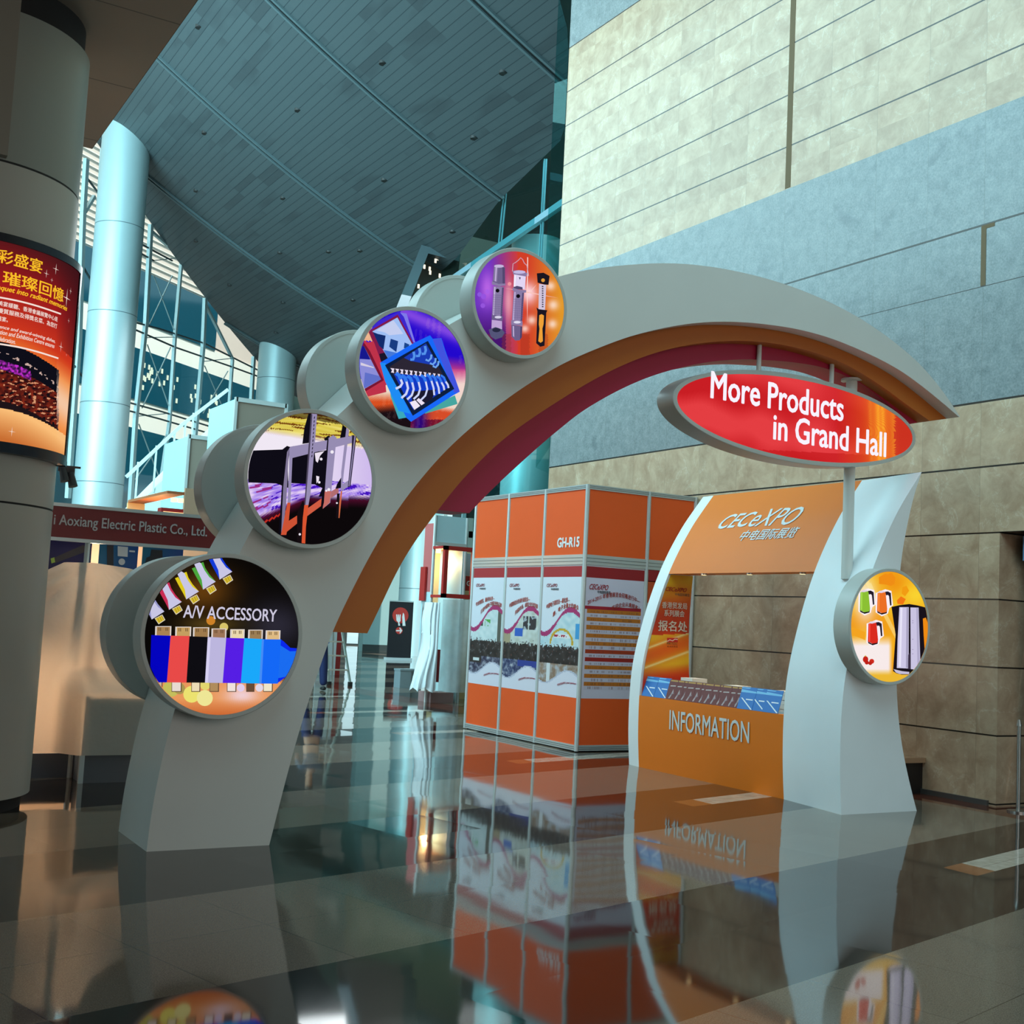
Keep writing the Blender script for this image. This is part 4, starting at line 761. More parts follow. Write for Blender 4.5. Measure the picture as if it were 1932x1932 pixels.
g = G(); zz = [.87+1.2*k/20 for k in range(21)]; g.grid([[(RX(8.1, z)-.02, 8.08, z), (RX(8.1, z)+.085*(2.2-z), 8.08, z)] for z in zz], orange, False); g.grid([[(RX(8.1, z)-.02, 8.36, z), (RX(8.1, z)+.085*(2.2-z), 8.36, z)] for z in zz], orange, False)
g.grid([[(RX(8.1, z)+.085*(2.2-z), 8.08, z), (RX(8.1, z)+.085*(2.2-z), 8.36, z)] for z in zz], orange, False); g.face([(RX(8.1, .87)-.02, 8.08, .87), (RX(8.1, .87)+.113, 8.08, .87), (RX(8.1, .87)+.113, 8.36, .87), (RX(8.1, .87)-.02, 8.36, .87)], orange); g.build('orange_fin', stand)
dl = emit((255, 214, 150), 3.0)
for px in (1325.5, 1411.5, 1511.5):
    q = pX(px, 1083, 8.66); g = G(); g.tube((8.68, q.y, 2.172), (8.68, q.y, 2.155), .035, fr, n=20); g.face([(8.68+.03*math.cos(a*.5236), q.y+.03*math.sin(a*.5236), 2.154) for a in range(12)], dl); g.build('downlight', stand)
    spot('stand_downlight', (8.68, q.y, 2.14), (8.62, q.y, 0), 16, (1, .66, .36), 100)
sm = lambda a, b: (CX(a, b)-.004, a, b)
def sbox(x0, y0, x1, y1, X): p, q = pX(x0, y0, X), pX(x1, y1, X); return p, q
wt = mat('vinyl_white', (225, 228, 228), .5)
def stext(body, pl, pr, hh, X, m, bold, shear=0.):
    a, b = pX(*pl, X), pX(*pr, X); f_ = lambda s, z: sm(s, z+(b.z-a.z)*(s-a.y)/(b.y-a.y))
    text(body, (a.y, a.z, b.y, a.z+hh), f_, m, stand, 'lettering', bold, shear)
stext('CEC', (1352, 998), (1414, 992), .165, 8.92, wt, .014, .5); stext('eXPO', (1411, 994), (1505, 990), .20, 8.92, wt, .005, .5)
stext('中电国际展览', (1397, 1021), (1508, 1015), .118, 8.85, wt, .012, .3); stext('INFORMATION', (1255.5, 1376), (1410.5, 1402.5), .205, 8.24, wt, .011)
# printed inner side of the far pillar
def wp(X, z):
    px, py = pix((X, 11.0, z)); x = (px-1180)*5.682; y = (py-1050)*5.682; k = y+.05*x
    c = mixc((232, 176, 20), (240, 120, 24), (k-300)/200); c = mixc(c, (226, 66, 24), (k-450)/200)
    if k > 860:
        s_ = math.sin((k+.3*x-860)/62.); c = mixc((240, 108, 20), (250, 196, 40), .5+.5*s_); c = mixc(c, (232, 60, 24), (k-1180)/150)
        for a in (930, 1130): c = mixc(c, (255, 236, 170), .9*math.exp(-((k+.32*(x-450)-a)/14)**2))
    return c
rows = []; NZ = 110; NX = 36; me = bpy.data.meshes.new('wall_poster'); V = []; Fc = []; cs = []
for j in range(NZ+1):
    z = .80+(2.165-.80)*j/NZ; a, b = CX(11.01, z)+.03, RX(11.01, z)-.01
    for i in range(NX+1): V.append((a+(b-a)*i/NX, 11.012, z))
for j in range(NZ):
    for i in range(NX):
        k = j*(NX+1)+i; Fc.append((k, k+1, k+NX+2, k+NX+1)); p = [(V[k][m_]+V[k+NX+2][m_])/2 for m_ in range(3)]; cs += list(rgb(*[max(0, min(255, c_)) for c_ in wp(p[0], p[2])]))*4
me.from_pydata(V, [], Fc); me.materials.append(painted('print_matte', 0)); ca_ = me.color_attributes.new('Col', 'FLOAT_COLOR', 'CORNER'); ca_.data.foreach_set('color', cs); link('wall_poster', me, stand)
def wtext(body, x0, y0, x1, y1, m, bold=0., shear=0.):
    a, b = pY(1180+x0/5.682, 1050+y0/5.682, 11.008), pY(1180+x1/5.682, 1050+y1/5.682, 11.008); text(body, (a.x, a.z, b.x, b.z), lambda p, q: (p, 11.008, q), m, stand, 'lettering', bold, shear)
rd = ink((190, 24, 28)); cw = ink((246, 226, 206)); gy = ink((96, 84, 76))
wtext('CECeXPO', 432, 368, 660, 340, rd, .012, .4); wtext('中电国际展览', 532, 420, 688, 400, gy); wtext('香港贸发局', 392, 552, 662, 500, cw, .012); wtext('系列展会', 415, 638, 634, 582, cw, .012); wtext('报名处', 352, 795, 664, 700, cw, .018); wtext('HKTDC', 445, 945, 560, 925, ink((60, 90, 60))); wtext('香港贸发局', 445, 972, 560, 960, ink((120, 50, 30)))
g = G(); P5 = lambda x, y: pY(1180+x/5.682, 1050+y/5.682, 11.007); g.face([P5(447, 918), P5(562, 918), P5(562, 872), P5(447, 872)], ink((214, 44, 34))); g.poly([P5(x, y)+Vector((0, -.001, 0)) for x, y in line([(450, 910), (475, 893), (505, 905), (530, 885), (560, 890)], 9)], cw); g.build('emblem', stand, False)

# kettle disc on the near pillar
def kettle(dx, dy, cl):
    T = lambda L: [(x+dx, y+dy) for x, y in L]
    return [(T([(462, 520), (600, 465), (690, 490), (715, 700), (660, 740), (640, 820), (550, 860), (460, 800)]), (250, 240, 246)), (T([(480, 780), (540, 812), (628, 770), (622, 815), (550, 836), (488, 808)]), (30, 22, 26)), (T([(488, 520), (605, 505), (630, 760), (615, 800), (545, 812), (480, 780)]), cl), (T([(500, 525), (515, 523), (512, 780), (498, 776)]), tuple(min(255, k+36) for k in cl)), (T([(490, 512), (520, 488), (580, 488), (606, 504), (540, 520)]), (226, 210, 226)),
            (T([(600, 500), (640, 496), (682, 520), (692, 700), (670, 704), (655, 565), (640, 548), (612, 555)]), (34, 26, 40))]
def bg5(x, y):
    c = mixc((244, 190, 40), (240, 150, 20), .5+1.2*nz(x, y, .0025)); c = mixc(c, (250, 214, 50), .9*math.exp(-(((x-1300)/200)**2+((y-560)/170)**2)))
    c = mixc(c, (250, 244, 246), .95*math.exp(-(((x-560)/150)**2+((y-640)/300)**2))); 
    if y > 1150: c = mixc(c, (248, 238, 244), min(.95, (y-1150)/160)*(1 if x < 900 else max(0, 1-(x-900)/60)))
    if y > 1640: c = mixc(c, (236, 184, 50), (y-1640)/90)
    k = y-1.9*(x-560)+60
    if 300 < k < 420: c = mixc(c, (255, 236, 170), .5)
    return c
S = [([(760, 300), (850, 250), (890, 260), (940, 235), (1000, 310), (985, 400), (930, 430), (870, 410), (760, 400)], (240, 142, 22)), ([(1100, 450), (1160, 425), (1200, 500), (1140, 580), (1090, 540)], (242, 156, 20)), ([(1020, 640), (1080, 580), (1150, 620), (1110, 700), (1030, 690)], (242, 120, 20)), ([(340, 1020), (560, 1100), (560, 1220), (340, 1130)], (244, 164, 34))]+kettle(0, 0, (140, 192, 52))+kettle(250, 12, (236, 112, 36))+kettle(116, 458, (218, 44, 32))
S += [([(940, 735), (1060, 708), (1200, 692), (1320, 712), (1450, 745), (1500, 1000), (1440, 1100), (1430, 1400), (1360, 1500), (1250, 1722), (1090, 1722), (1010, 1702), (962, 1670), (968, 1590), (1000, 1140)], (24, 18, 26)), ([(1398, 905), (1440, 890), (1490, 1020), (1470, 1200), (1425, 1370), (1410, 1150)], (238, 140, 20)), ([(1055, 738), (1192, 738), (1190, 1632), (1018, 1625), (1030, 1200)], (206, 200, 230)), ([(1216, 742), (1335, 745), (1362, 1560), (1290, 1650), (1222, 1640)], (202, 196, 226)), ([(970, 1642), (1100, 1672), (1200, 1682), (1196, 1716), (1060, 1712), (1005, 1692)], (196, 190, 216)), ([(1185, 1430), (1212, 1400), (1222, 1640), (1180, 1640)], (60, 50, 70)),
      (circ(562, 1500, 40, 16, 48), (196, 34, 26)), (circ(580, 1545, 30), (190, 30, 24)), (circ(652, 1528, 36), (206, 44, 30)), (circ(630, 1555, 28), (190, 34, 26)), ([(540, 1455), (565, 1438), (572, 1458)], (200, 190, 60))]
S += [([(1072, 745), (1100, 745), (1076, 1610), (1046, 1605)], (232, 228, 248)), ([(1160, 745), (1185, 745), (1182, 1625), (1150, 1620)], (166, 160, 190)), ([(1300, 748), (1328, 750), (1352, 1560), (1318, 1600)], (176, 170, 202))]
S += [([(1243, a), (1256, a), (1256, a+12), (1243, a+12)], (150, 140, 176)) for a in (930, 960, 1200, 1350, 1412)]
d5 = drum(stand, *D[4], YF, YA); disc_art(d5, D[4][0], D[4][1], D[4][2]-.03, 1560, 1050, 7.727, bg5, S)

# ------------------------------------------------------------------ brochures on the counter
def leaf(name, y, w_, h_, m1, m2, label, group, cat, tilt, kind, zb=.792, dx=0.):
    t = thing(name, label, cat, (CX(y, .8)+.03, y, zb), group); g = G(); th = .006
    x0 = CX(y, .8)+.012+dx; nx, nz2 = math.sin(tilt), math.cos(tilt)          # leans back from the front edge
    P_ = lambda a, b, c=0.: (x0+b*nx+c*nz2, y-w_/2+a*w_+b*kind*.12, zb+b*nz2-c*nx)
    g.hexa([P_(0, 0), P_(1, 0), P_(1, 0, th), P_(0, 0, th)], [P_(0, h_), P_(1, h_), P_(1, h_, th), P_(0, h_, th)], m1); g.build('cover', t)
    g = G(); Q = lambda a, b: P_(1-a, b*h_, -.0008)
    for pts, m in m2: g.poly([Q(a, b) for a, b in pts], m)
    g.build('cover_print', t, False); return t
bl1, bl2, bl3 = ink((24, 110, 190)), ink((120, 190, 232)), ink((232, 240, 246)); r1, r2, r3 = ink((104, 30, 30)), ink((226, 222, 224)), ink((186, 140, 60))
bprint = [([(0, .75), (1, .75), (1, .82), (0, .88)], bl2), ([(.1, .5), (.2, .5), (1, .02), (.9, .02)], bl3), ([(.45, .42), (.9, .42), (.9, .47), (.45, .47)], bl3), ([(0, .93), (.5, .93), (.6, .97), (0, .97)], bl2)]
rprint = [([(.1, .9), (.9, .9), (.9, .97), (.1, .97)], r3), ([(.2, .64), (.8, .66), (.78, .71), (.2, .69)], ink((190, 176, 172))), ([(.30, .04), (.46, .04), (.72, .38), (.62, .52), (.52, .30)], ink((176, 160, 162))), ([(.5, .2), (.8, .3), (.75, .36), (.5, .26)], ink((150, 120, 130)))]
ytop = lambda px: pX(px, 1330, 8.33).y
for k, px in enumerate((1222, 1245)):
    leaf('brochure', ytop(px), .215, .235, bl1, bprint, ('blue brochure at the far left end of the counter', 'blue brochure between the leftmost blue one and the dark red magazines')[k], 'blue brochures', 'brochure', math.radians(24), 1, dx=.008*(k % 2))
for k, px in enumerate((1412, 1436, 1462)):
    leaf('brochure', ytop(px), .22, .235, bl1, bprint, ('blue brochure next to the last dark red magazine', 'middle of the three blue brochures right of the magazines', 'blue brochure at the right end of the counter by the white pillar')[k], 'blue brochures', 'brochure', math.radians(24), 1, dx=.008*(k % 2))
for k in range(12):
    px = 1265+11.6*k
    leaf('magazine', ytop(px), .15, .225, r1, rprint, ('leftmost dark red magazine, beside the blue brochures', 'second dark red magazine from the left of the counter row', 'third dark red magazine from the left of the counter row', 'fourth dark red magazine from the left of the counter row', 'fifth dark red magazine from the left of the counter row', 'sixth dark red magazine from the left of the counter row', 'seventh dark red magazine from the left, just right of mid row', 'eighth dark red magazine from the left of the counter row', 'fourth dark red magazine from the right end of the row', 'third dark red magazine from the right end of the row', 'second dark red magazine from the right end of the row', 'rightmost dark red magazine, next to the three blue brochures')[k], 'dark red magazines along the counter', 'magazine', math.radians(22), 1, dx=.006+.004*(k % 3))
pw = mat('paper_white', (236, 226, 214), .6)
for k in range(9):
    y = 10.75-.245*k; t = thing('paper_stack', ('pile of white leaflets at the far left end of the counter', 'tallest pile of white leaflets, second from the left', 'third leaflet pile from the left on the counter', 'fourth leaflet pile from the left on the counter', 'middle pile of the nine white leaflet piles', 'fourth leaflet pile from the right on the counter', 'third leaflet pile from the right on the counter', 'second leaflet pile from the right, behind the blue brochures', 'rightmost leaflet pile, against the near white pillar')[k], 'paper stack', (8.62, y, .775), 'leaflet piles on the counter'); h_ = .20+.02*math.sin(k*2.1)+(.03 if k == 1 else 0)
    g = G(); a = random.uniform(-.12, .12); c_, s_ = math.cos(a), math.sin(a); R4 = [(-.10, -.105), (.10, -.105), (.10, .105), (-.10, .105)]; cxs = CX(y, .8)+.36
    for q in range(5): z0 = .777+h_*q/5; o_ = .006*math.sin(q*3+k); g.hexa([(cxs+x*c_-yy*s_+o_, y+x*s_+yy*c_, z0) for x, yy in R4], [(cxs+x*c_-yy*s_+o_, y+x*s_+yy*c_, z0+h_/5-.002) for x, yy in R4], pw)
    g.build('leaflets', t)

# ------------------------------------------------------------------ orange shell booth GH-R15
al = mat('booth_aluminium', (196, 204, 204), .35, .4); og = mat('booth_orange', (250, 92, 22), .55); dr = mat('booth_dark_red', (160, 26, 34), .5); pap = mat('poster_paper', (228, 226, 236), .55)
BX, BY, BT = 8.44, 12.41, 3.28
booth = thing('exhibition_booth', 'orange shell scheme booth marked GH-R15 with crowd photo posters', 'booth', (9.3, 13.8, 0))
YS = [12.41, 13.36, 14.29, 15.22]; XS = [8.44, 9.39, 10.15]
for y in YS: g = G(); g.tube((BX, y, .01), (BX, y, BT), .028, al, n=8); g.build('post', booth)
for x in XS[1:]: g = G(); g.tube((x, BY, .01), (x, BY, BT), .028, al, n=8); g.build('post', booth)
def rail(z0, z1): 
    g = G(); g.box((BX-.018, YS[0], z0), (BX+.018, YS[-1], z1), al); g.box((XS[0], BY-.018, z0), (XS[-1], BY+.018, z1), al)
    for k in (1, 2):
        zz_ = z0+(z1-z0)*k/3; g.box((BX-.021, YS[0], zz_-.003), (BX, YS[-1], zz_+.003), mat('rail_groove', (110, 116, 118), .6)); g.box((XS[0], BY-.021, zz_-.003), (XS[-1], BY, zz_+.003), mat('rail_groove', (110, 116, 118), .6))
    g.build('rail', booth)
rail(3.22, 3.28); rail(2.285, 2.41); rail(.015, .083)
def bpanel(i, side_, z0, z1, m, name='panel'):
    g = G()
    if side_: g.box((BX-.006, YS[i]+.03, z0), (BX+.006, YS[i+1]-.03, z1), m)
    else: g.box((XS[i]+.03, BY-.006, z0), (XS[i+1]-.03, BY+.006, z1), m)
    return g.build(name, booth)
for i in range(3): bpanel(i, 1, 2.41, 3.22, og); bpanel(i, 1, .083, .648, og)
for i in range(2): bpanel(i, 0, 2.41, 3.22, og)
bpanel(0, 0, .083, .648, og)
g = G(); g.box((9.42, BY-.006, .083), (10.12, BY+.006, 2.285), mat('booth_door', (190, 194, 190), .5)); g.build('door', booth); g = G(); g.box((9.42, BY-.012, 1.86), (10.12, BY-.006, 2.14), mat('booth_orange_strip', (206, 80, 34), .5)); g.box((9.42, BY-.012, 2.13), (10.12, BY-.005, 2.28), dr); g.build('door_sign', booth)
g = G(); g.box((10.05, BY-.03, .9), (10.08, BY-.006, 1.02), mat('brass', (160, 120, 50), .3, .8)); g.build('door_handle', booth)
def wave(s): return .5+.5*math.sin(math.pi*(s-.5)*1.25-.2)
def photo(i):
    def f_(s, z):     # s 0 at left edge, 1 at right, z height
        t_ = (z-.648)/(2.266-.648)
        if t_ > .917: return (176, 40, 52)
        hi = .585+.10*math.sin((s-.42)*4.6)*(1 if s < .8 else 1); lo = .135+.055*math.sin((s-.45)*5.2)
        if t_ > hi+.0: return (226, 230, 242)
        if hi-.022-.02*abs(math.sin(s*5+.6)) < t_: return (176, 44, 110)
        if t_ < lo: return (228, 224, 238)
        if t_ < lo+.014: return (196, 196, 216)
        q = nz(s*9+i*7, t_*26, 1.); r_ = nz(s*26+i*3, t_*60, 1., 4.)
        if t_ < .245:
            base = [(40, 40, 70), (30, 44, 90), (150, 120, 100)][i]; c = mixc(base, (190, 190, 200), .35+q*.9+r_*.6)
            if i == 1 and s > .45 and t_ > .19: c = (36, 60, 150)
            if i == 0 and s < .4 and t_ > .18: c = (40, 34, 34) if not (.12 < s < .32 and .2 < t_ < .225) else (220, 224, 226)
            if i == 2 and .2 < s < .28: c = (226, 226, 230)
            return c
        head = .375+.022*nz(s*16+i*11, 0, 1.)+.014*nz(s*41+i*5, 2, 1.)
        if t_ < head:
            c = mixc((20, 18, 22), (70, 62, 60), .3+q*.8); 
            if r_ > .38: c = (104, 104, 112) if q > 0 else (80, 52, 48)
            return c
        c = [(196, 214, 218), (186, 190, 180), (176, 210, 222)][i]; c = mixc(c, (236, 242, 244), .4+q*.5)
        if t_ < head+.02 and r_ > .2: c = (110, 110, 116)
        if i == 0 and .86 < s < .97: c = (90, 92, 84)
        if i == 0 and .25 < s < .4 and .50 < t_ < .545: c = (40, 70, 60)
        if i == 0 and .44 < s < .62 and .50 < t_ < .56 and q > -.1: c = (80, 170, 80)
        if i == 1 and .32 < s < .55 and .43 < t_ < .50: c = (40, 100, 200)
        if i == 1 and (.55 < s < .7 or .74 < s < .92) and .49 < t_ < .60: c = (40, 42, 52) if q < .2 else (170, 180, 190)
        if i == 1 and s < .2: c = (176, 160, 130)
        if i == 2:
            d_ = math.hypot((s-.55)/.30, (t_-.40)/.115)
            if .86 < d_ < 1.02 and t_ > .39: c = (214, 170, 40)
            elif abs(s-.56) < .2 and .44 < t_ < .475: c = (240, 236, 240) if abs(t_-.458) > .006 or r_ < 0 else (180, 30, 60)
            if s > .9 and .44 < t_ < .56: c = (60, 160, 220)
        return c
    return f_
pm_ = painted('print_matte', 0)
for i in range(3):       # i 0 is the leftmost seen, farthest away
    ya, yb = YS[3-i]-.03, YS[2-i]+.03; mp = lambda s, z, ya=ya, yb=yb: (BX-.007, ya+(yb-ya)*s, z)
    pn = bpanel(2-i, 1, .648, 2.285, pap, 'photo_poster'); paint('printed_photo', pn, mp, 0, 1, .648, 2.266, 56, 120, photo(i), pm_)
    X_ = BX-.009
    def bt(body, s0, s1, z0, hh, m, sl=0., arcv=0., bold=.003, shear=0., ya=ya, yb=yb):
        text(body, (s0, 0, s1, hh), lambda s, h2: (X_, ya+(yb-ya)*s, z0+sl*(s-s0)+arcv*math.sin(math.pi*(s-s0)/(s1-s0))+h2), m, pn, 'lettering', bold, shear)
    bt('CECeXPO', .10, .38, 2.005, .042, ink((170, 30, 60)), shear=.4); bt('中电国际展览', .22, .42, 1.965, .026, ink((110, 120, 130)))
    tx = [('专业的展览，最好的未来—', '打造中国电子制造业的品牌'), ('中国制造业的海外展览会—', '开拓新市场，成就企业全球发展'), ('中国电子展览会—最优质—', '展，电子业最大的盛会')][i]
    bt(tx[0], .12, .72, 1.72, .062, ink((206, 70, 50)), .16, .02, .005); bt(tx[1], .30, .95, 1.62, .062, ink((206, 70, 50)), .15, .07, .005)
    bt('CECEXPO your partner', .50, .97, .76, .03, ink((196, 60, 90)), .09, .02)
text('GH-R15', (pX(1053, 1023, BX).y, pX(1053, 1033, BX).z, pX(1094, 1023, BX).y, pX(1094, 1013, BX).z), lambda p, q: (BX-.009, p, q), mat('vinyl_bright', (244, 244, 244), .5), booth, bold=.035)
def tabl(s, z):
    t_ = (z-.648)/(2.266-.648)
    if t_ > .915: return (160, 26, 36)
    if t_ > .70: return (222, 214, 232)
    if t_ > .675: return (176, 24, 50) if s < .965 else (222, 214, 232)
    if s > .965 or s < .035: return (222, 214, 232)
    r_ = (.675-t_)/.0305; k = int(r_)
    if k > 19: return (222, 214, 232)
    odd = k % 2 == 0; c = (206, 118, 34) if odd else (214, 206, 224)
    if k in (10, ): c = (186, 60, 26)
    if k in (12, ): c = (176, 34, 26)
    f_ = r_-k
    if .25 < f_ < .8 and nz(s*70, k*3.3, 1.) > .05 and (.1 < s < .38 or .44 < s < .54 or .6 < s < .95): c = mixc(c, (110, 60, 60), .35)
    return c
pn = bpanel(0, 0, .648, 2.285, pap, 'schedule_poster'); paint('printed_table', pn, lambda s, z: (XS[0]+.03+(XS[1]-XS[0]-.06)*s, BY-.007, z), 0, 1, .648, 2.266, 110, 200, tabl, pm_)
def ft(body, s0, s1, z0, hh, m, sl=0., arcv=0., bold=.008, shear=0.): text(body, (s0, 0, s1, hh), lambda s, h2: (XS[0]+.03+(XS[1]-XS[0]-.06)*s, BY-.009, z0+sl*(s-s0)+arcv*math.sin(math.pi*(s-s0)/(s1-s0))+h2), m, pn, 'lettering', bold, shear)
ft('CECeXPO', .06, .38, 1.985, .065, ink((176, 24, 50)), shear=.4, bold=.014); ft('中电国际展览', .20, .42, 1.94, .036, ink((110, 110, 120))); ft('2014-2015 年香港展览会招展进行中—', .04, .94, 1.79, .06, ink((196, 60, 40)), .06, .09, .006); ft('欢迎企业从速报名！', .45, .93, 1.74, .055, ink((196, 60, 40)), .03, .05, .006)
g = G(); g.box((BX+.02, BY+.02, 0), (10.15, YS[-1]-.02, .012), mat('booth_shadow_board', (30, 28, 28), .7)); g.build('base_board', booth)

# ------------------------------------------------------------------ left company booth
LB = thing('company_booth', 'white booth with dark red fascia naming an electric plastic company', 'booth', (2.5, 11.8, 0))
drd = mat('fascia_red', (128, 26, 28), .45); LY = 11.1
g = G(); g.box((.2, LY, 2.075), (3.9, LY+.03, 2.345), drd); g.build('fascia', LB)
g = G(); g.box((.2, LY-.012, 2.345), (3.9, LY+.04, 2.375), al); g.build('top_rail', LB); g = G(); g.box((.2, LY-.012, 2.045), (3.9, LY+.04, 2.075), al); g.build('bottom_rail', LB)
a, b = pY(100, 1008-4, LY-.004), pY(390, 1013, LY-.004); text('i Aoxiang Electric Plastic Co., Ltd.', (a.x, 0, b.x, .118), lambda p, q: (p, LY-.004, 2.155+q), mat('fascia_letters', (206, 196, 196), .5), LB, bold=.012)
for x in (1.55, 2.28, 3.9): g = G(); g.tube((x, LY+.06, 0), (x, LY+.06, 2.34), .024, al, n=8); g.build('post', LB)
g = G(); g.box((.2, 12.6, 0), (3.9, 12.63, 2.4), mat('booth_back', (226, 190, 156), .6)); g.build('back_wall', LB)
g = G(); g.box((.2, LY+.05, 0), (3.9, LY+.09, .21), mat('booth_kick', (76, 84, 96), .5)); g.build('kick_panel', LB)
def lposter(x0, x1, c0, c1, shapes):
    g = G(); n0 = mixc(c0, c1, .5); Y = 11.55
    P_ = paint('product_poster', LB, lambda a, b: (a, Y, b), x0, x1, 1.05, 2.32, 20, 20, lambda a, b: mixc(c0, c1, (a-x0)/(x1-x0)*.6+(2.32-b)/1.27*.5), pm_)
    for k, (pts, cl) in enumerate(shapes): g.poly([(pY(x, y, Y-.004-.001*k).x, Y-.004-.001*k, pY(x, y, Y-.004-.001*k).z) for x, y in pts], ink(cl))
    if shapes: g.build('printed_torch', P_, False)
def px8(L): return [(x/2.576, 900+y/2.576) for x, y in L]
g_ = lambda x: pY(x, 1050, 11.55).x
lposter(.5, g_(172), (22, 30, 110), (20, 20, 80), [(px8([(255, 395), (405, 330), (425, 345), (420, 362), (262, 420)]), (66, 66, 74)), (px8([(246, 396), (264, 390), (268, 414), (250, 420)]), (170, 210, 90))])
lposter(g_(186), g_(260), (18, 120, 150), (30, 60, 150), [(px8([(520, 330), (552, 332), (552, 440), (520, 440)]), (50, 54, 60)), (px8([(572, 336), (622, 340), (620, 388), (572, 384)]), (220, 228, 232)), (px8([(628, 356), (656, 358), (656, 366), (628, 364)]), (200, 220, 232)), (px8(circ(592, 412, 16)), (210, 222, 230))])
lposter(g_(268), g_(345), (16, 120, 140), (40, 50, 140), [(px8([(735, 352), (790, 356), (790, 385), (800, 440), (700, 440), (712, 392), (730, 385)]), (40, 44, 50))])
g = G(); g.box((2.30, LY-.30, 0.0), (3.2, LY-.02, .68), mat('cabinet_grey', (92, 92, 96), .4)); g.build('display_cabinet', LB)
for x in (2.30, ): g = G(); g.box((x-.02, LY-.32, 0), (x+.02, LY-.28, .74), al); g.build('cabinet_post', LB)
g = G(); g.box((2.28, LY-.32, .68), (3.2, LY-.0, .72), al); g.build('cabinet_top', LB)
point('booth_lamp', (2.5, 11.75, 1.75), 60, (1, .74, .5), .15); point('booth_lamp', (1.9, 12.0, 1.0), 40, (1, .74, .5), .2)
# white dust sheet
cm = bpy.data.materials.new('dust_sheet'); cm.use_nodes = True; nt = cm.node_tree; b_ = nt.nodes['Principled BSDF']; b_.inputs['Base Color'].default_value = rgb(232, 218, 204); b_.inputs['Roughness'].default_value = .8
ts = nt.nodes.new('ShaderNodeBsdfTranslucent'); ts.inputs[0].default_value = rgb(240, 220, 196); m2 = nt.nodes.new('ShaderNodeMixShader'); m2.inputs[0].default_value = .45
tcn = nt.nodes.new('ShaderNodeTexCoord'); nn = nt.nodes.new('ShaderNodeTexNoise'); nn.inputs['Scale'].default_value = 3.5; nn.inputs['Detail'].default_value = 4; nt.links.new(tcn.outputs['Object'], nn.inputs['Vector']); bb = nt.nodes.new('ShaderNodeBump'); bb.inputs['Strength'].default_value = .5; bb.inputs['Distance'].default_value = .03; nt.links.new(nn.outputs[0], bb.inputs['Height']); nt.links.new(bb.outputs[0], b_.inputs['Normal']); nt.links.new(bb.outputs[0], ts.inputs['Normal'])
nt.links.new(b_.outputs[0], m2.inputs[1]); nt.links.new(ts.outputs[0], m2.inputs[2]); nt.links.new(m2.outputs[0], nt.nodes['Material Output'].inputs[0])
pk = pY(178, 1062, 11.03); topl = [(pk.x-1.9, .95), (pk.x-1.1, 1.32), (pk.x-.5, 1.72), (pk.x-.25, 1.86), (pk.x, pk.z), (pk.x+.3, pk.z-.03), (pk.x+.55, pk.z-.08), (pk.x+1.0, 1.66), (pk.x+1.6, 1.45)]
g = G(); NXc, NZc = 130, 70; rows = []
for j in range(NZc+1):
    r_ = []
    for i in range(NXc+1):
        x = pk.x-1.9+3.45*i/NXc; zt_ = lerp_tab(topl, x); f_ = j/NZc; z = zt_+(.235-zt_)*f_; ang = math.atan2(x-pk.x, max(.05, pk.z+.02-z)); rr_ = math.hypot(x-pk.x, pk.z-z)
        y = 11.035-.012-min(.10, rr_*.16)*(.5+.5*math.sin(ang*15+1.2*math.sin(ang*6)))**2*math.exp(-rr_*.9)-.022*nz(x*2.2, z*2.2, 1.); 
        if x > 2.26 and z < .76: y = min(y, 10.76)
        elif x > 2.1 and z < .95: k = min(1, (x-2.1)/.16)*min(1, (.95-z)/.19); y = y*(1-k)+min(y, 10.76)*k
        r_.append((x, y, z))
    rows.append(r_)
g.grid(rows, cm, True); sh = g.build('dust_sheet', None, False); tag(sh, 'white dust sheet gathered at a point and hung over the company booth front', 'sheet')

# ------------------------------------------------------------------ booth with display box and plastic cover, further down the hall
CY, CXo = 19.87, 10.17; SYE = 20.25
FB = thing('display_booth', 'pale booth with red framed lit display window and small GH sign', 'booth', (CXo+.7, CY+1, 0)); wp_ = mat('booth_wall_pale', (176, 206, 212), .5); rdm = mat('frame_red', (170, 34, 30), .5)
zf = lambda x, y: pY(x, y, CY).z; xf = lambda x, y=1100: pY(x, y, CY).x
for x in (CXo, xf(875)): g = G(); g.tube((x, CY, 0), (x, CY, zf(822, 972)), .03, al, n=8); g.build('post', FB)
g = G(); g.box((CXo+.03, CY-.01, zf(845, 1024)), (xf(875), CY+.01, zf(845, 974)), wp_); g.build('upper_panel', FB)
g = G(); g.box((CXo, CY-.03, zf(845, 1031)), (xf(875), CY+.03, zf(845, 1024)), al); g.build('rail', FB)
x0, x1, z0, z1 = CXo-.03, xf(872), zf(845, 1129), zf(845, 1033); g = G(); f4 = .075
for (a, b, c_, d_) in ((x0, x0+f4, z0, z1), (x1-f4, x1, z0, z1), (x0, x1, z0, z0+f4), (x0, x1, z1-f4, z1)): g.box((a, CY-.5, c_), (b, CY-.42, d_), rdm)
for (a, b, c_, d_) in ((x0, x0+f4, z0, z1),): g.box((a, CY-.42, z0), (a+.03, CY-.02, z0+.05), rdm); g.box((a, CY-.42, z1-.05), (a+.03, CY-.02, z1), rdm)
g.build('window_frame', FB)
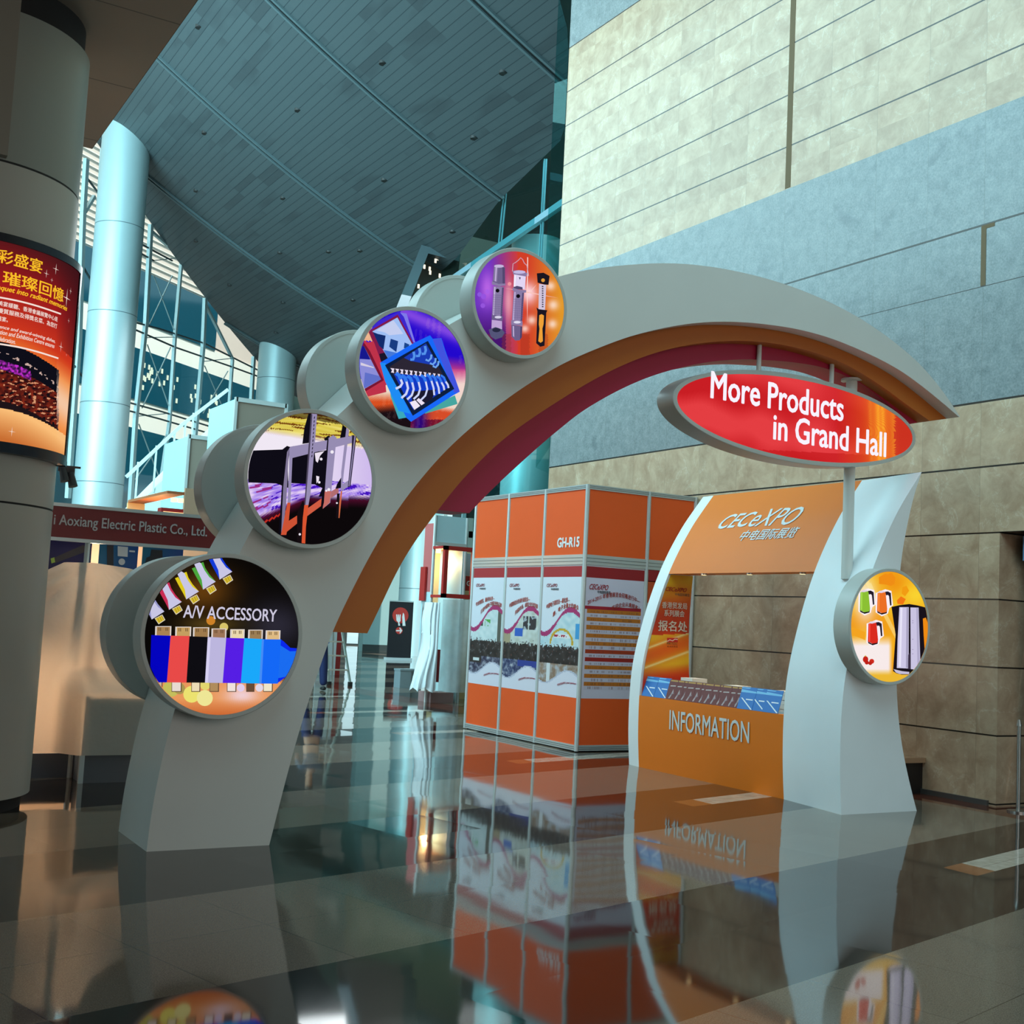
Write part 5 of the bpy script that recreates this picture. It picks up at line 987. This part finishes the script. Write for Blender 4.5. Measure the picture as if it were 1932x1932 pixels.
g = G(); g.box((x0+.50, CY+.9, 0), (x1+1.2, CY+.93, z1), mat('booth_warm', (236, 204, 150), .6)); g.hexa([(x0+.03, CY+.02, z1-.02), (x1, CY+.02, z1-.02), (x1, CY+.9, z1-.02), (x0+.5, CY+.9, z1-.02)], [(x0+.03, CY+.02, z1), (x1, CY+.02, z1), (x1, CY+.9, z1), (x0+.5, CY+.9, z1)], mat('booth_wood', (176, 104, 60), .6)); g.build('inner_wall', FB)
g = G(); g.box((x1-.02, CY+.0, 0), (x1+.0, CY+.9, z1), wp_); g.box((x1+.02, CY+.3, zf(880, 1085)), (x1+1.2, CY+.32, zf(880, 1042)), mat('booth_wall_grey', (186, 194, 204), .6)); g.build('side_wall', FB)
g = G(); g.box((x1, CY+.2, zf(880, 1114)), (x1+1.0, CY+.24, zf(880, 1086)), rdm); sgp = g.build('name_board', FB)
a = pY(880, 1105, CY+.2); text('GH', (a.x, a.z, a.x+.17, a.z+.09), lambda p, q: (p, CY+.19, q), wt, sgp, bold=.03)
g = G(); g.box((CXo-.01, CY+.03, z0+.1), (CXo+.01, SYE, zf(800, 985)), mat('side_panel_red', (186, 96, 96), .6)); g.box((CXo-.01, CY+.03, .3), (CXo+.0, SYE, z0+.1), wp_); g.build('side_panel', FB)
g = G(); g.box((CXo-.06, SYE-.2, zf(797, 1133)), (CXo-.02, SYE, zf(797, 1068)), rdm); g.build('side_window_frame', FB)
g = G(); g.box((CXo+.05, CY-.1, 0), (xf(862), CY+.4, .18), mat('booth_base', (150, 120, 120), .6)); g.build('base', FB)
g = G(); g.tube((CXo+.25, CY+.3, z1-.02), (CXo+.25, CY+.3, z1-.10), .05, emit((255, 220, 150), 3), n=12); g.build('spotlight', FB); point('booth_lamp', (CXo+.4, CY+.45, z1-.25), 16, (1, .66, .3), .08)
g = G(); g.box((CXo-.0, CY+.25, .35), (xf(850), CY+.27, .95), mat('inner_red', (150, 40, 46), .6)); g.build('red_counter', FB)
plm = bpy.data.materials.new('plastic_film'); plm.use_nodes = True; nt = plm.node_tree; b_ = nt.nodes['Principled BSDF']; b_.inputs['Base Color'].default_value = rgb(206, 214, 216); b_.inputs['Roughness'].default_value = .3
tp = nt.nodes.new('ShaderNodeBsdfTransparent'); m2 = nt.nodes.new('ShaderNodeMixShader'); tcn = nt.nodes.new('ShaderNodeTexCoord'); nn = nt.nodes.new('ShaderNodeTexNoise'); nn.inputs['Scale'].default_value = 1.6; nn.inputs['Detail'].default_value = 4; nt.links.new(tcn.outputs['Object'], nn.inputs['Vector'])
mr = nt.nodes.new('ShaderNodeMapRange'); mr.inputs[1].default_value = .35; mr.inputs[2].default_value = .65; mr.inputs[3].default_value = .35; mr.inputs[4].default_value = .7; nt.links.new(nn.outputs[0], mr.inputs[0]); nt.links.new(mr.outputs[0], m2.inputs[0]); nt.links.new(tp.outputs[0], m2.inputs[1]); nt.links.new(b_.outputs[0], m2.inputs[2]); nt.links.new(m2.outputs[0], nt.nodes['Material Output'].inputs[0])
g = G(); rows = []
for j in range(25):
    r_ = []
    for i in range(41):
        x = CXo-.05+1.35*i/40; zt_ = zf(845, 1132)+.12*(i/40)**2; z = zt_+(.22-zt_)*j/24; r_.append((x, CY-.56-.015*math.sin(i*.4+j*.15)-.006*math.sin(i*1.3), z))
    rows.append(r_)
g.grid(rows, plm, True); tag(g.build('plastic_cover', None, False), 'translucent plastic film draped over the lower front of the pale booth', 'plastic sheet')
shm = mat('cloth_white', (226, 232, 236), .7); g = G(); rows = []
zt_, zb_ = zf(800, 1136), .25
for j in range(25):
    r_ = []; f_ = j/24; wd_ = .16+.42*f_*f_+.06*math.sin(f_*9); z = zt_+(zb_-zt_)*f_
    for i in range(25): th_ = math.pi*i/24; r_.append((CXo-.05-wd_*math.sin(th_)*(.9+.12*math.sin(i*1.7+j*.3))*.55, CY-.16-.3*math.cos(th_)*(1-.2*math.sin(i*2.1)), z-.05*math.sin(i*.9)*f_))
    rows.append(r_)
g.grid(rows, shm, True); tag(g.build('hanging_cloth', None, False), 'white cloth bunched on the left corner of the pale booth', 'cloth')
gc_ = mat('crate_grey', (130, 142, 148), .5)
for (px, lb) in ((765, 'left one of two grey crates on the floor before the white cloth'), (785, 'right one of two grey crates, standing against the white cloth')):
    q = pZ(px, 1298); t = thing('storage_crate', lb, 'crate', (q.x, q.y, 0), 'grey crates'); g = G(); g.box((q.x-.14, q.y, 0), (q.x+.12, q.y+.3, .36), gc_); g.build('crate_body', t); g = G(); g.box((q.x-.15, q.y-.01, .36), (q.x+.13, q.y+.31, .40), gc_); g.build('lid', t)
t = thing('backdrop_tower', 'dark tower with pale papers between the pale booth and the orange booth', 'tower', (16, 28, 0)); a, b = pY(871, 1040, 27.), pY(905, 1040, 27.)
g = G(); g.box((a.x, 27, 0), (b.x+.5, 27.6, pY(880, 925, 27).z+1.2), mat('tower_dark', (34, 42, 40), .5)); g.build('tower_body', t); g = G(); c_ = pY(876, 1000, 26.9); g.box((c_.x-.05, 26.95, 1.5), (c_.x+.06, 27, 5), mat('tower_strip', (130, 160, 164), .4)); g.build('pale_strip', t)
for (x, y) in ((888, 985), (888, 1010)): q = pY(x, y, 26.98); g = G(); g.box((q.x-.07, 26.96, q.z-.4), (q.x+.07, 27, q.z+.1), mat('paper_grey', (150, 158, 150), .6)); g.build('paper', t)

# ------------------------------------------------------------------ restaurant banner
q0, q1 = pZ(730, 1248), pZ(776, 1251); BYn = 38.; s0, s1 = pY(732, 1200, BYn).x, pY(777, 1200, BYn).x; zt_ = pY(755, 1135, BYn).z; zbb = pY(755, 1247, BYn).z
BN = thing('banner_stand', 'black roll-up banner with red plate, fork, knife and arrow', 'banner', ((s0+s1)/2, BYn, 0)); bk_ = mat('banner_black', (26, 26, 32), .5)
zz0 = max(.06, zbb+.05); g = G(); g.box((s0, BYn, .06), (s1, BYn+.02, zt_), bk_); g.build('banner_sheet', BN); g = G(); g.box((s0-.06, BYn-.08, 0), (s1+.02, BYn+.1, .09), mat('banner_base', (196, 204, 206), .4)); g.build('base', BN); g = G(); g.box((s0, BYn-.02, zt_-.01), (s1, BYn+.03, zt_+.03), al); g.build('top_bar', BN)
def bz(x, y): p = pY(560+x/5.682, 1000+y/5.682, BYn-.01); return (p.x, p.z)
def bshape(L, m, k): g = G(); g.poly([(x, BYn-.006-.002*k, z) for x, z in [bz(*p) for p in L]], m); return g.build('printed_sign', BN, False)
rm_, wm_ = mat('banner_red', (196, 56, 48), .5), mat('banner_white', (236, 232, 232), .5)
bshape(circ(1112, 915, 86), rm_, 0); bshape(circ(1098, 1078, 38), rm_, 0); bshape([(1065, 905), (1078, 905), (1080, 945), (1086, 905), (1096, 905), (1098, 945), (1104, 905), (1114, 905), (1112, 975), (1100, 990), (1108, 1025), (1088, 1025), (1086, 990), (1068, 970)], wm_, 1); bshape([(1140, 885), (1152, 905), (1166, 1028), (1134, 1028), (1130, 930)], wm_, 1); bshape([(1064, 1072), (1108, 1072), (1098, 1050), (1108, 1046), (1132, 1078), (1108, 1110), (1100, 1104), (1110, 1086), (1064, 1086)], wm_, 1)

# ------------------------------------------------------------------ ladder and worker beyond the arch leg
LD = thing('step_ladder', 'aluminium step ladder standing behind the left arch leg', 'ladder', (9.9, 24.4, 0)); lm = mat('ladder_aluminium', (206, 206, 200), .3, .6); bkr = mat('rubber_black', (26, 26, 26), .6)
LYd = 24.3; A0, A1 = pY(621, 1292, LYd), pY(661, 1289, LYd); A0.z = .02; A1.z = .02; T0, T1 = Vector((A0.x-.12, LYd+.5, 2.1)), Vector((A1.x-.28, LYd+.5, 2.1))
for a, b in ((A0, T0), (A1, T1)):
    g = G(); g.bar(a, b, .055, .03, lm); g.build('rail', LD); g = G(); g.box((a.x-.04, a.y-.03, 0), (a.x+.04, a.y+.05, .07), bkr); g.build('foot', LD)
for a, b in (((A0.x, LYd+1.0, .02), T0), ((A1.x, LYd+1.0, .02), T1)): g = G(); g.bar(a, b, .035, .03, lm); g.build('rear_leg', LD)
for k in range(1, 7): f_ = k*.30/2.1; a, b = A0.lerp(T0, f_), A1.lerp(T1, f_); g = G(); g.bar(a, b, .07, .03, lm); g.build('step', LD)
g = G(); g.box((T0.x-.03, T0.y-.08, 2.08), (T1.x+.03, T0.y+.12, 2.12), lm); g.build('top_cap', LD)
EX = thing('display_board', 'white board with a dark red stripe standing behind the ladder', 'board', (10.6, 28, 0)); a, b, c_ = pY(600, 1200, 28), pY(636, 1200, 28), pY(645, 1200, 28); zt_ = pY(640, 1150, 28).z
g = G(); g.box((a.x, 28, 0), (b.x, 28.05, zt_), mat('panel_white', (206, 206, 206), .5)); g.build('white_board', EX); g = G(); g.box((b.x, 28, 0), (c_.x, 28.05, zt_), mat('panel_red', (150, 36, 34), .5)); g.build('red_stripe', EX)

def skin(name, verts, edges, mats_, parent=None, sub=2):
    me = bpy.data.meshes.new(name); me.from_pydata([v[:3] for v in verts], edges, []); o = link(name, me, parent); me.materials.append(mats_)
    md = o.modifiers.new('skin', 'SKIN'); md.use_smooth_shade = True; sv = me.skin_vertices[0].data if me.skin_vertices else None
    if sv is None:
        bm = bmesh.new(); bm.from_mesh(me); bm.verts.layers.skin.verify(); bm.to_mesh(me); bm.free(); sv = me.skin_vertices[0].data
    for i, v in enumerate(verts): sv[i].radius = (v[3], v[4] if len(v) > 4 else v[3]); sv[i].use_root = (i == 0)
    ss = o.modifiers.new('sub', 'SUBSURF'); ss.levels = sub; ss.render_levels = sub; return o
W0 = pZ(594, 1303); wx, wy = W0.x, W0.y
PN = thing('person', 'person in dark blue trousers and black shoes standing at the ladder', 'person', (wx, wy, 0))
v = [(0, 0, .95, .15, .11), (0, 0, 1.15, .14, .10), (0, .0, 1.38, .18, .11), (0, 0, 1.50, .06), (0, .03, 1.58, .055), (0, .03, 1.68, .085, .10), (0, .02, 1.76, .06), (.18, 0, 1.42, .06), (.26, .06, 1.16, .042), (.30, .26, 1.22, .03), (-.18, 0, 1.42, .06), (-.26, .06, 1.16, .042), (-.16, .28, 1.24, .03)]
e = [(0, 1), (1, 2), (2, 3), (3, 4), (4, 5), (5, 6), (2, 7), (7, 8), (8, 9), (2, 10), (10, 11), (11, 12)]
e2 = v+[(.10, 0, .88, .10), (.14, -.02, .50, .07), (.17, .0, .10, .05), (-.10, 0, .88, .10), (-.15, .03, .50, .07), (-.19, .05, .10, .05)]; ee = e+[(0, 13), (13, 14), (14, 15), (0, 16), (16, 17), (17, 18)]
body = skin('body', [(wx+p[0], wy+p[1], p[2])+tuple(p[3:]) for p in e2], ee, mat('skin_tone', (190, 140, 112), .5), PN)
shirt = skin('shirt', [(wx+p[0], wy+p[1], p[2])+tuple(p[3:]) for p in [(0, 0, 1.0, .165, .125), (0, 0, 1.2, .155, .115), (0, 0, 1.38, .195, .125), (0, 0, 1.46, .09), (.19, 0, 1.42, .075), (.265, .06, 1.18, .055), (-.19, 0, 1.42, .075), (-.265, .06, 1.18, .055)]], [(0, 1), (1, 2), (2, 3), (2, 4), (4, 5), (2, 6), (6, 7)], mat('shirt_grey', (86, 92, 104), .8), PN)
tro = skin('trousers', [(wx+p[0], wy+p[1], p[2])+tuple(p[3:]) for p in [(0, 0, .98, .16, .125), (.10, 0, .86, .12), (.14, -.02, .5, .09), (.17, 0, .09, .075), (-.10, 0, .86, .12), (-.15, .03, .5, .09), (-.19, .05, .09, .075)]], [(0, 1), (1, 2), (2, 3), (0, 4), (4, 5), (5, 6)], mat('jeans_blue', (24, 38, 86), .8), PN)
for sx, sy in ((.17, 0), (-.19, .05)):
    sh_ = skin('shoe', [(wx+sx, wy+sy-.06, .05, .05, .045), (wx+sx+.02, wy+sy+.06, .045, .05, .04), (wx+sx+.03, wy+sy+.17, .035, .04, .03)], [(0, 1), (1, 2)], mat('shoe_black', (20, 20, 22), .5), PN)
hair = skin('hair', [(wx, wy-.0, 1.76, .085, .095), (wx, wy-.03, 1.70, .085, .09)], [(0, 1)], mat('hair_black', (18, 16, 16), .7), PN)
for k in range(5):
    for sx in (1, -1):
        hx = (.30, .26, 1.22) if sx > 0 else (-.16, .28, 1.24); skin('finger', [(wx+hx[0]+(k-2)*.014, wy+hx[1], hx[2], .011), (wx+hx[0]+(k-2)*.018, wy+hx[1]+.05, hx[2]-.005, .009), (wx+hx[0]+(k-2)*.018, wy+hx[1]+.075, hx[2]-.025, .008)], [(0, 1), (1, 2)], mat('skin_tone', (190, 140, 112), .5), body, 1)

# ------------------------------------------------------------------ towers, escalator and lamps above the left booth
gp = mat('tower_panel', (128, 116, 104), .6); gs_ = mat('tower_side', (150, 220, 228), .5)
def tower(name, label, Y, x0, y0, x1, ytop, ybot, depth):
    t = thing(name, label, 'booth tower', (pY(x0, ybot, Y).x, Y, 0)); a, b = pY(x0, ytop, Y), pY(x1, ytop, Y); lo = 0.0
    g = G(); g.box((a.x, Y, lo), (b.x, Y+.02, a.z), gp); g.build('front_panel', t)
    g = G(); g.box((a.x, Y, lo), (a.x+.02, Y+depth, a.z), gs_); g.build('side_panel', t)
    for x in (a.x, b.x): g = G(); g.box((x-.03, Y-.03, lo), (x+.03, Y+.03, a.z+.03), al); g.build('post', t)
    g = G(); g.box((a.x, Y-.03, a.z-.06), (b.x, Y+.03, a.z+.03), al); g.build('top_rail', t); return t
tower('booth_tower', 'tall grey booth tower just behind the second lit disc', 24., 446, 750, 541, 752, 900, 1.8)
tower('booth_tower', 'lower grey booth tower left of the taller one', 27., 357, 820, 440, 822, 950, 2.0)
ES = thing('escalator', 'white escalator side rising behind the left booth', 'escalator', (7, 30, 0)); em = mat('escalator_white', (214, 236, 236), .4); YE = 30.
g = G(); L = [pY(x, y, YE) for x, y in ((238, 975), (345, 868), (430, 790), (470, 770), (470, 850), (360, 935), (300, 985), (238, 1000))]
fr0 = [(p.x, YE, p.z) for p in L]; bk0 = [(p.x, YE+1.2, p.z) for p in L]; g.poly(fr0, em); g.poly(bk0, em)
for i in range(len(L)): j_ = (i+1) % len(L); g.face([fr0[i], fr0[j_], bk0[j_], bk0[i]], em)
g.build('truss_cladding', ES); g = G()
for (a, b) in (((238, 900), (345, 800)), ((345, 800), (430, 735))): g.bar(pY(*a, YE), pY(*b, YE), .05, .08, em)
g.build('handrail', ES)
for x in (255, 290, 325, 345, 360): p = pY(x, 960-(x-238)*.9, YE); g = G(); g.bar((p.x, YE, p.z-.2), (p.x, YE, p.z+.95), .04, .04, em); g.build('baluster', ES)
wb = thing('warm_booth', 'warm lit booth with orange ceiling and red sign box above the dark red fascia', 'booth', (6, 18, 0)); YW = 18.
xw = lambda x: pY(x, 950, YW).x; zr = pY(330, 932, YW).z; wood = mat('booth_wood', (206, 120, 60), .6)
g = G(); g.box((xw(314), YW, zr), (xw(347), YW+2.4, zr+.04), wood); g.build('ceiling_panel', wb)
g = G(); g.box((xw(314), YW+2.4, 0), (xw(350), YW+2.45, zr), mat('booth_warm', (236, 204, 150), .6)); g.build('inner_wall', wb)
g = G(); g.box((xw(347), YW-.02, 0), (xw(388), YW+.03, pY(360, 922, YW).z), mat('panel_beige', (190, 160, 132), .6)); g.build('beige_panel', wb)
zq = lambda y: pY(325, y, YW-.6).z; xq2 = lambda x: pY(x, 965, YW-.6).x
g = G(); g.box((xq2(304), YW-.6, zq(984)), (xq2(346), YW-.4, zq(959)), rdm); g.build('sign_box', wb); g = G(); g.box((xq2(308), YW-.61, zq(982)), (xq2(346), YW-.6, zq(966)), emit((255, 214, 150), 1.3)); g.build('sign_light', wb)
g = G(); g.box((xq2(304), YW-.58, 0), (xq2(304)+.05, YW-.5, zq(984)), rdm); g.build('red_post', wb)
point('booth_lamp', ((xw(314)+xw(347))/2, YW+1.2, zr-.5), 40, (1, .5, .18), .1)
for x in (328, 341): p = pY(x, 950, YW+.7); g = G(); g.tube((p.x, YW+.7, zr), (p.x, YW+.7, zr-.06), .05, emit((255, 210, 140), 3), n=12); g.build('spotlight', wb)
sb = mat('lamp_black', (18, 18, 20), .5); YL = 12.6
for (x, y, lb) in ((117, 893, 'black stage spotlight hanging beside the pillar, left one'), (132, 903, 'black stage spotlight hanging beside the pillar, right one')):
    p = pY(x, y, YL); t = thing('stage_spotlight', lb, 'spotlight', (p.x, YL, p.z), 'stage spotlights by the pillar'); g = G(); g.tube((p.x, YL, p.z+.06), (p.x+.03, YL-.03, p.z-.08), .032, sb, .045, n=20); g.build('lamp_body', t)
    g = G(); g.bar((p.x, YL, p.z+.02), (p.x, YL, p.z+.12), .012, .08, sb); g.build('bracket', t)
p = pY(124, 885, YL); t = thing('lighting_arm', 'thin black arm carrying the two stage spotlights', 'rail', (p.x, YL, 0)); g = G(); g.bar((p.x-.14, YL, pY(124, 880, YL).z+.0), (p.x+.14, YL, pY(124, 880, YL).z), .02, .02, sb); g.build('cross_arm', t); g = G(); g.bar((p.x-.13, YL, 2.4), (p.x-.13, YL, p.z+.05), .02, .02, sb); g.build('upright', t)
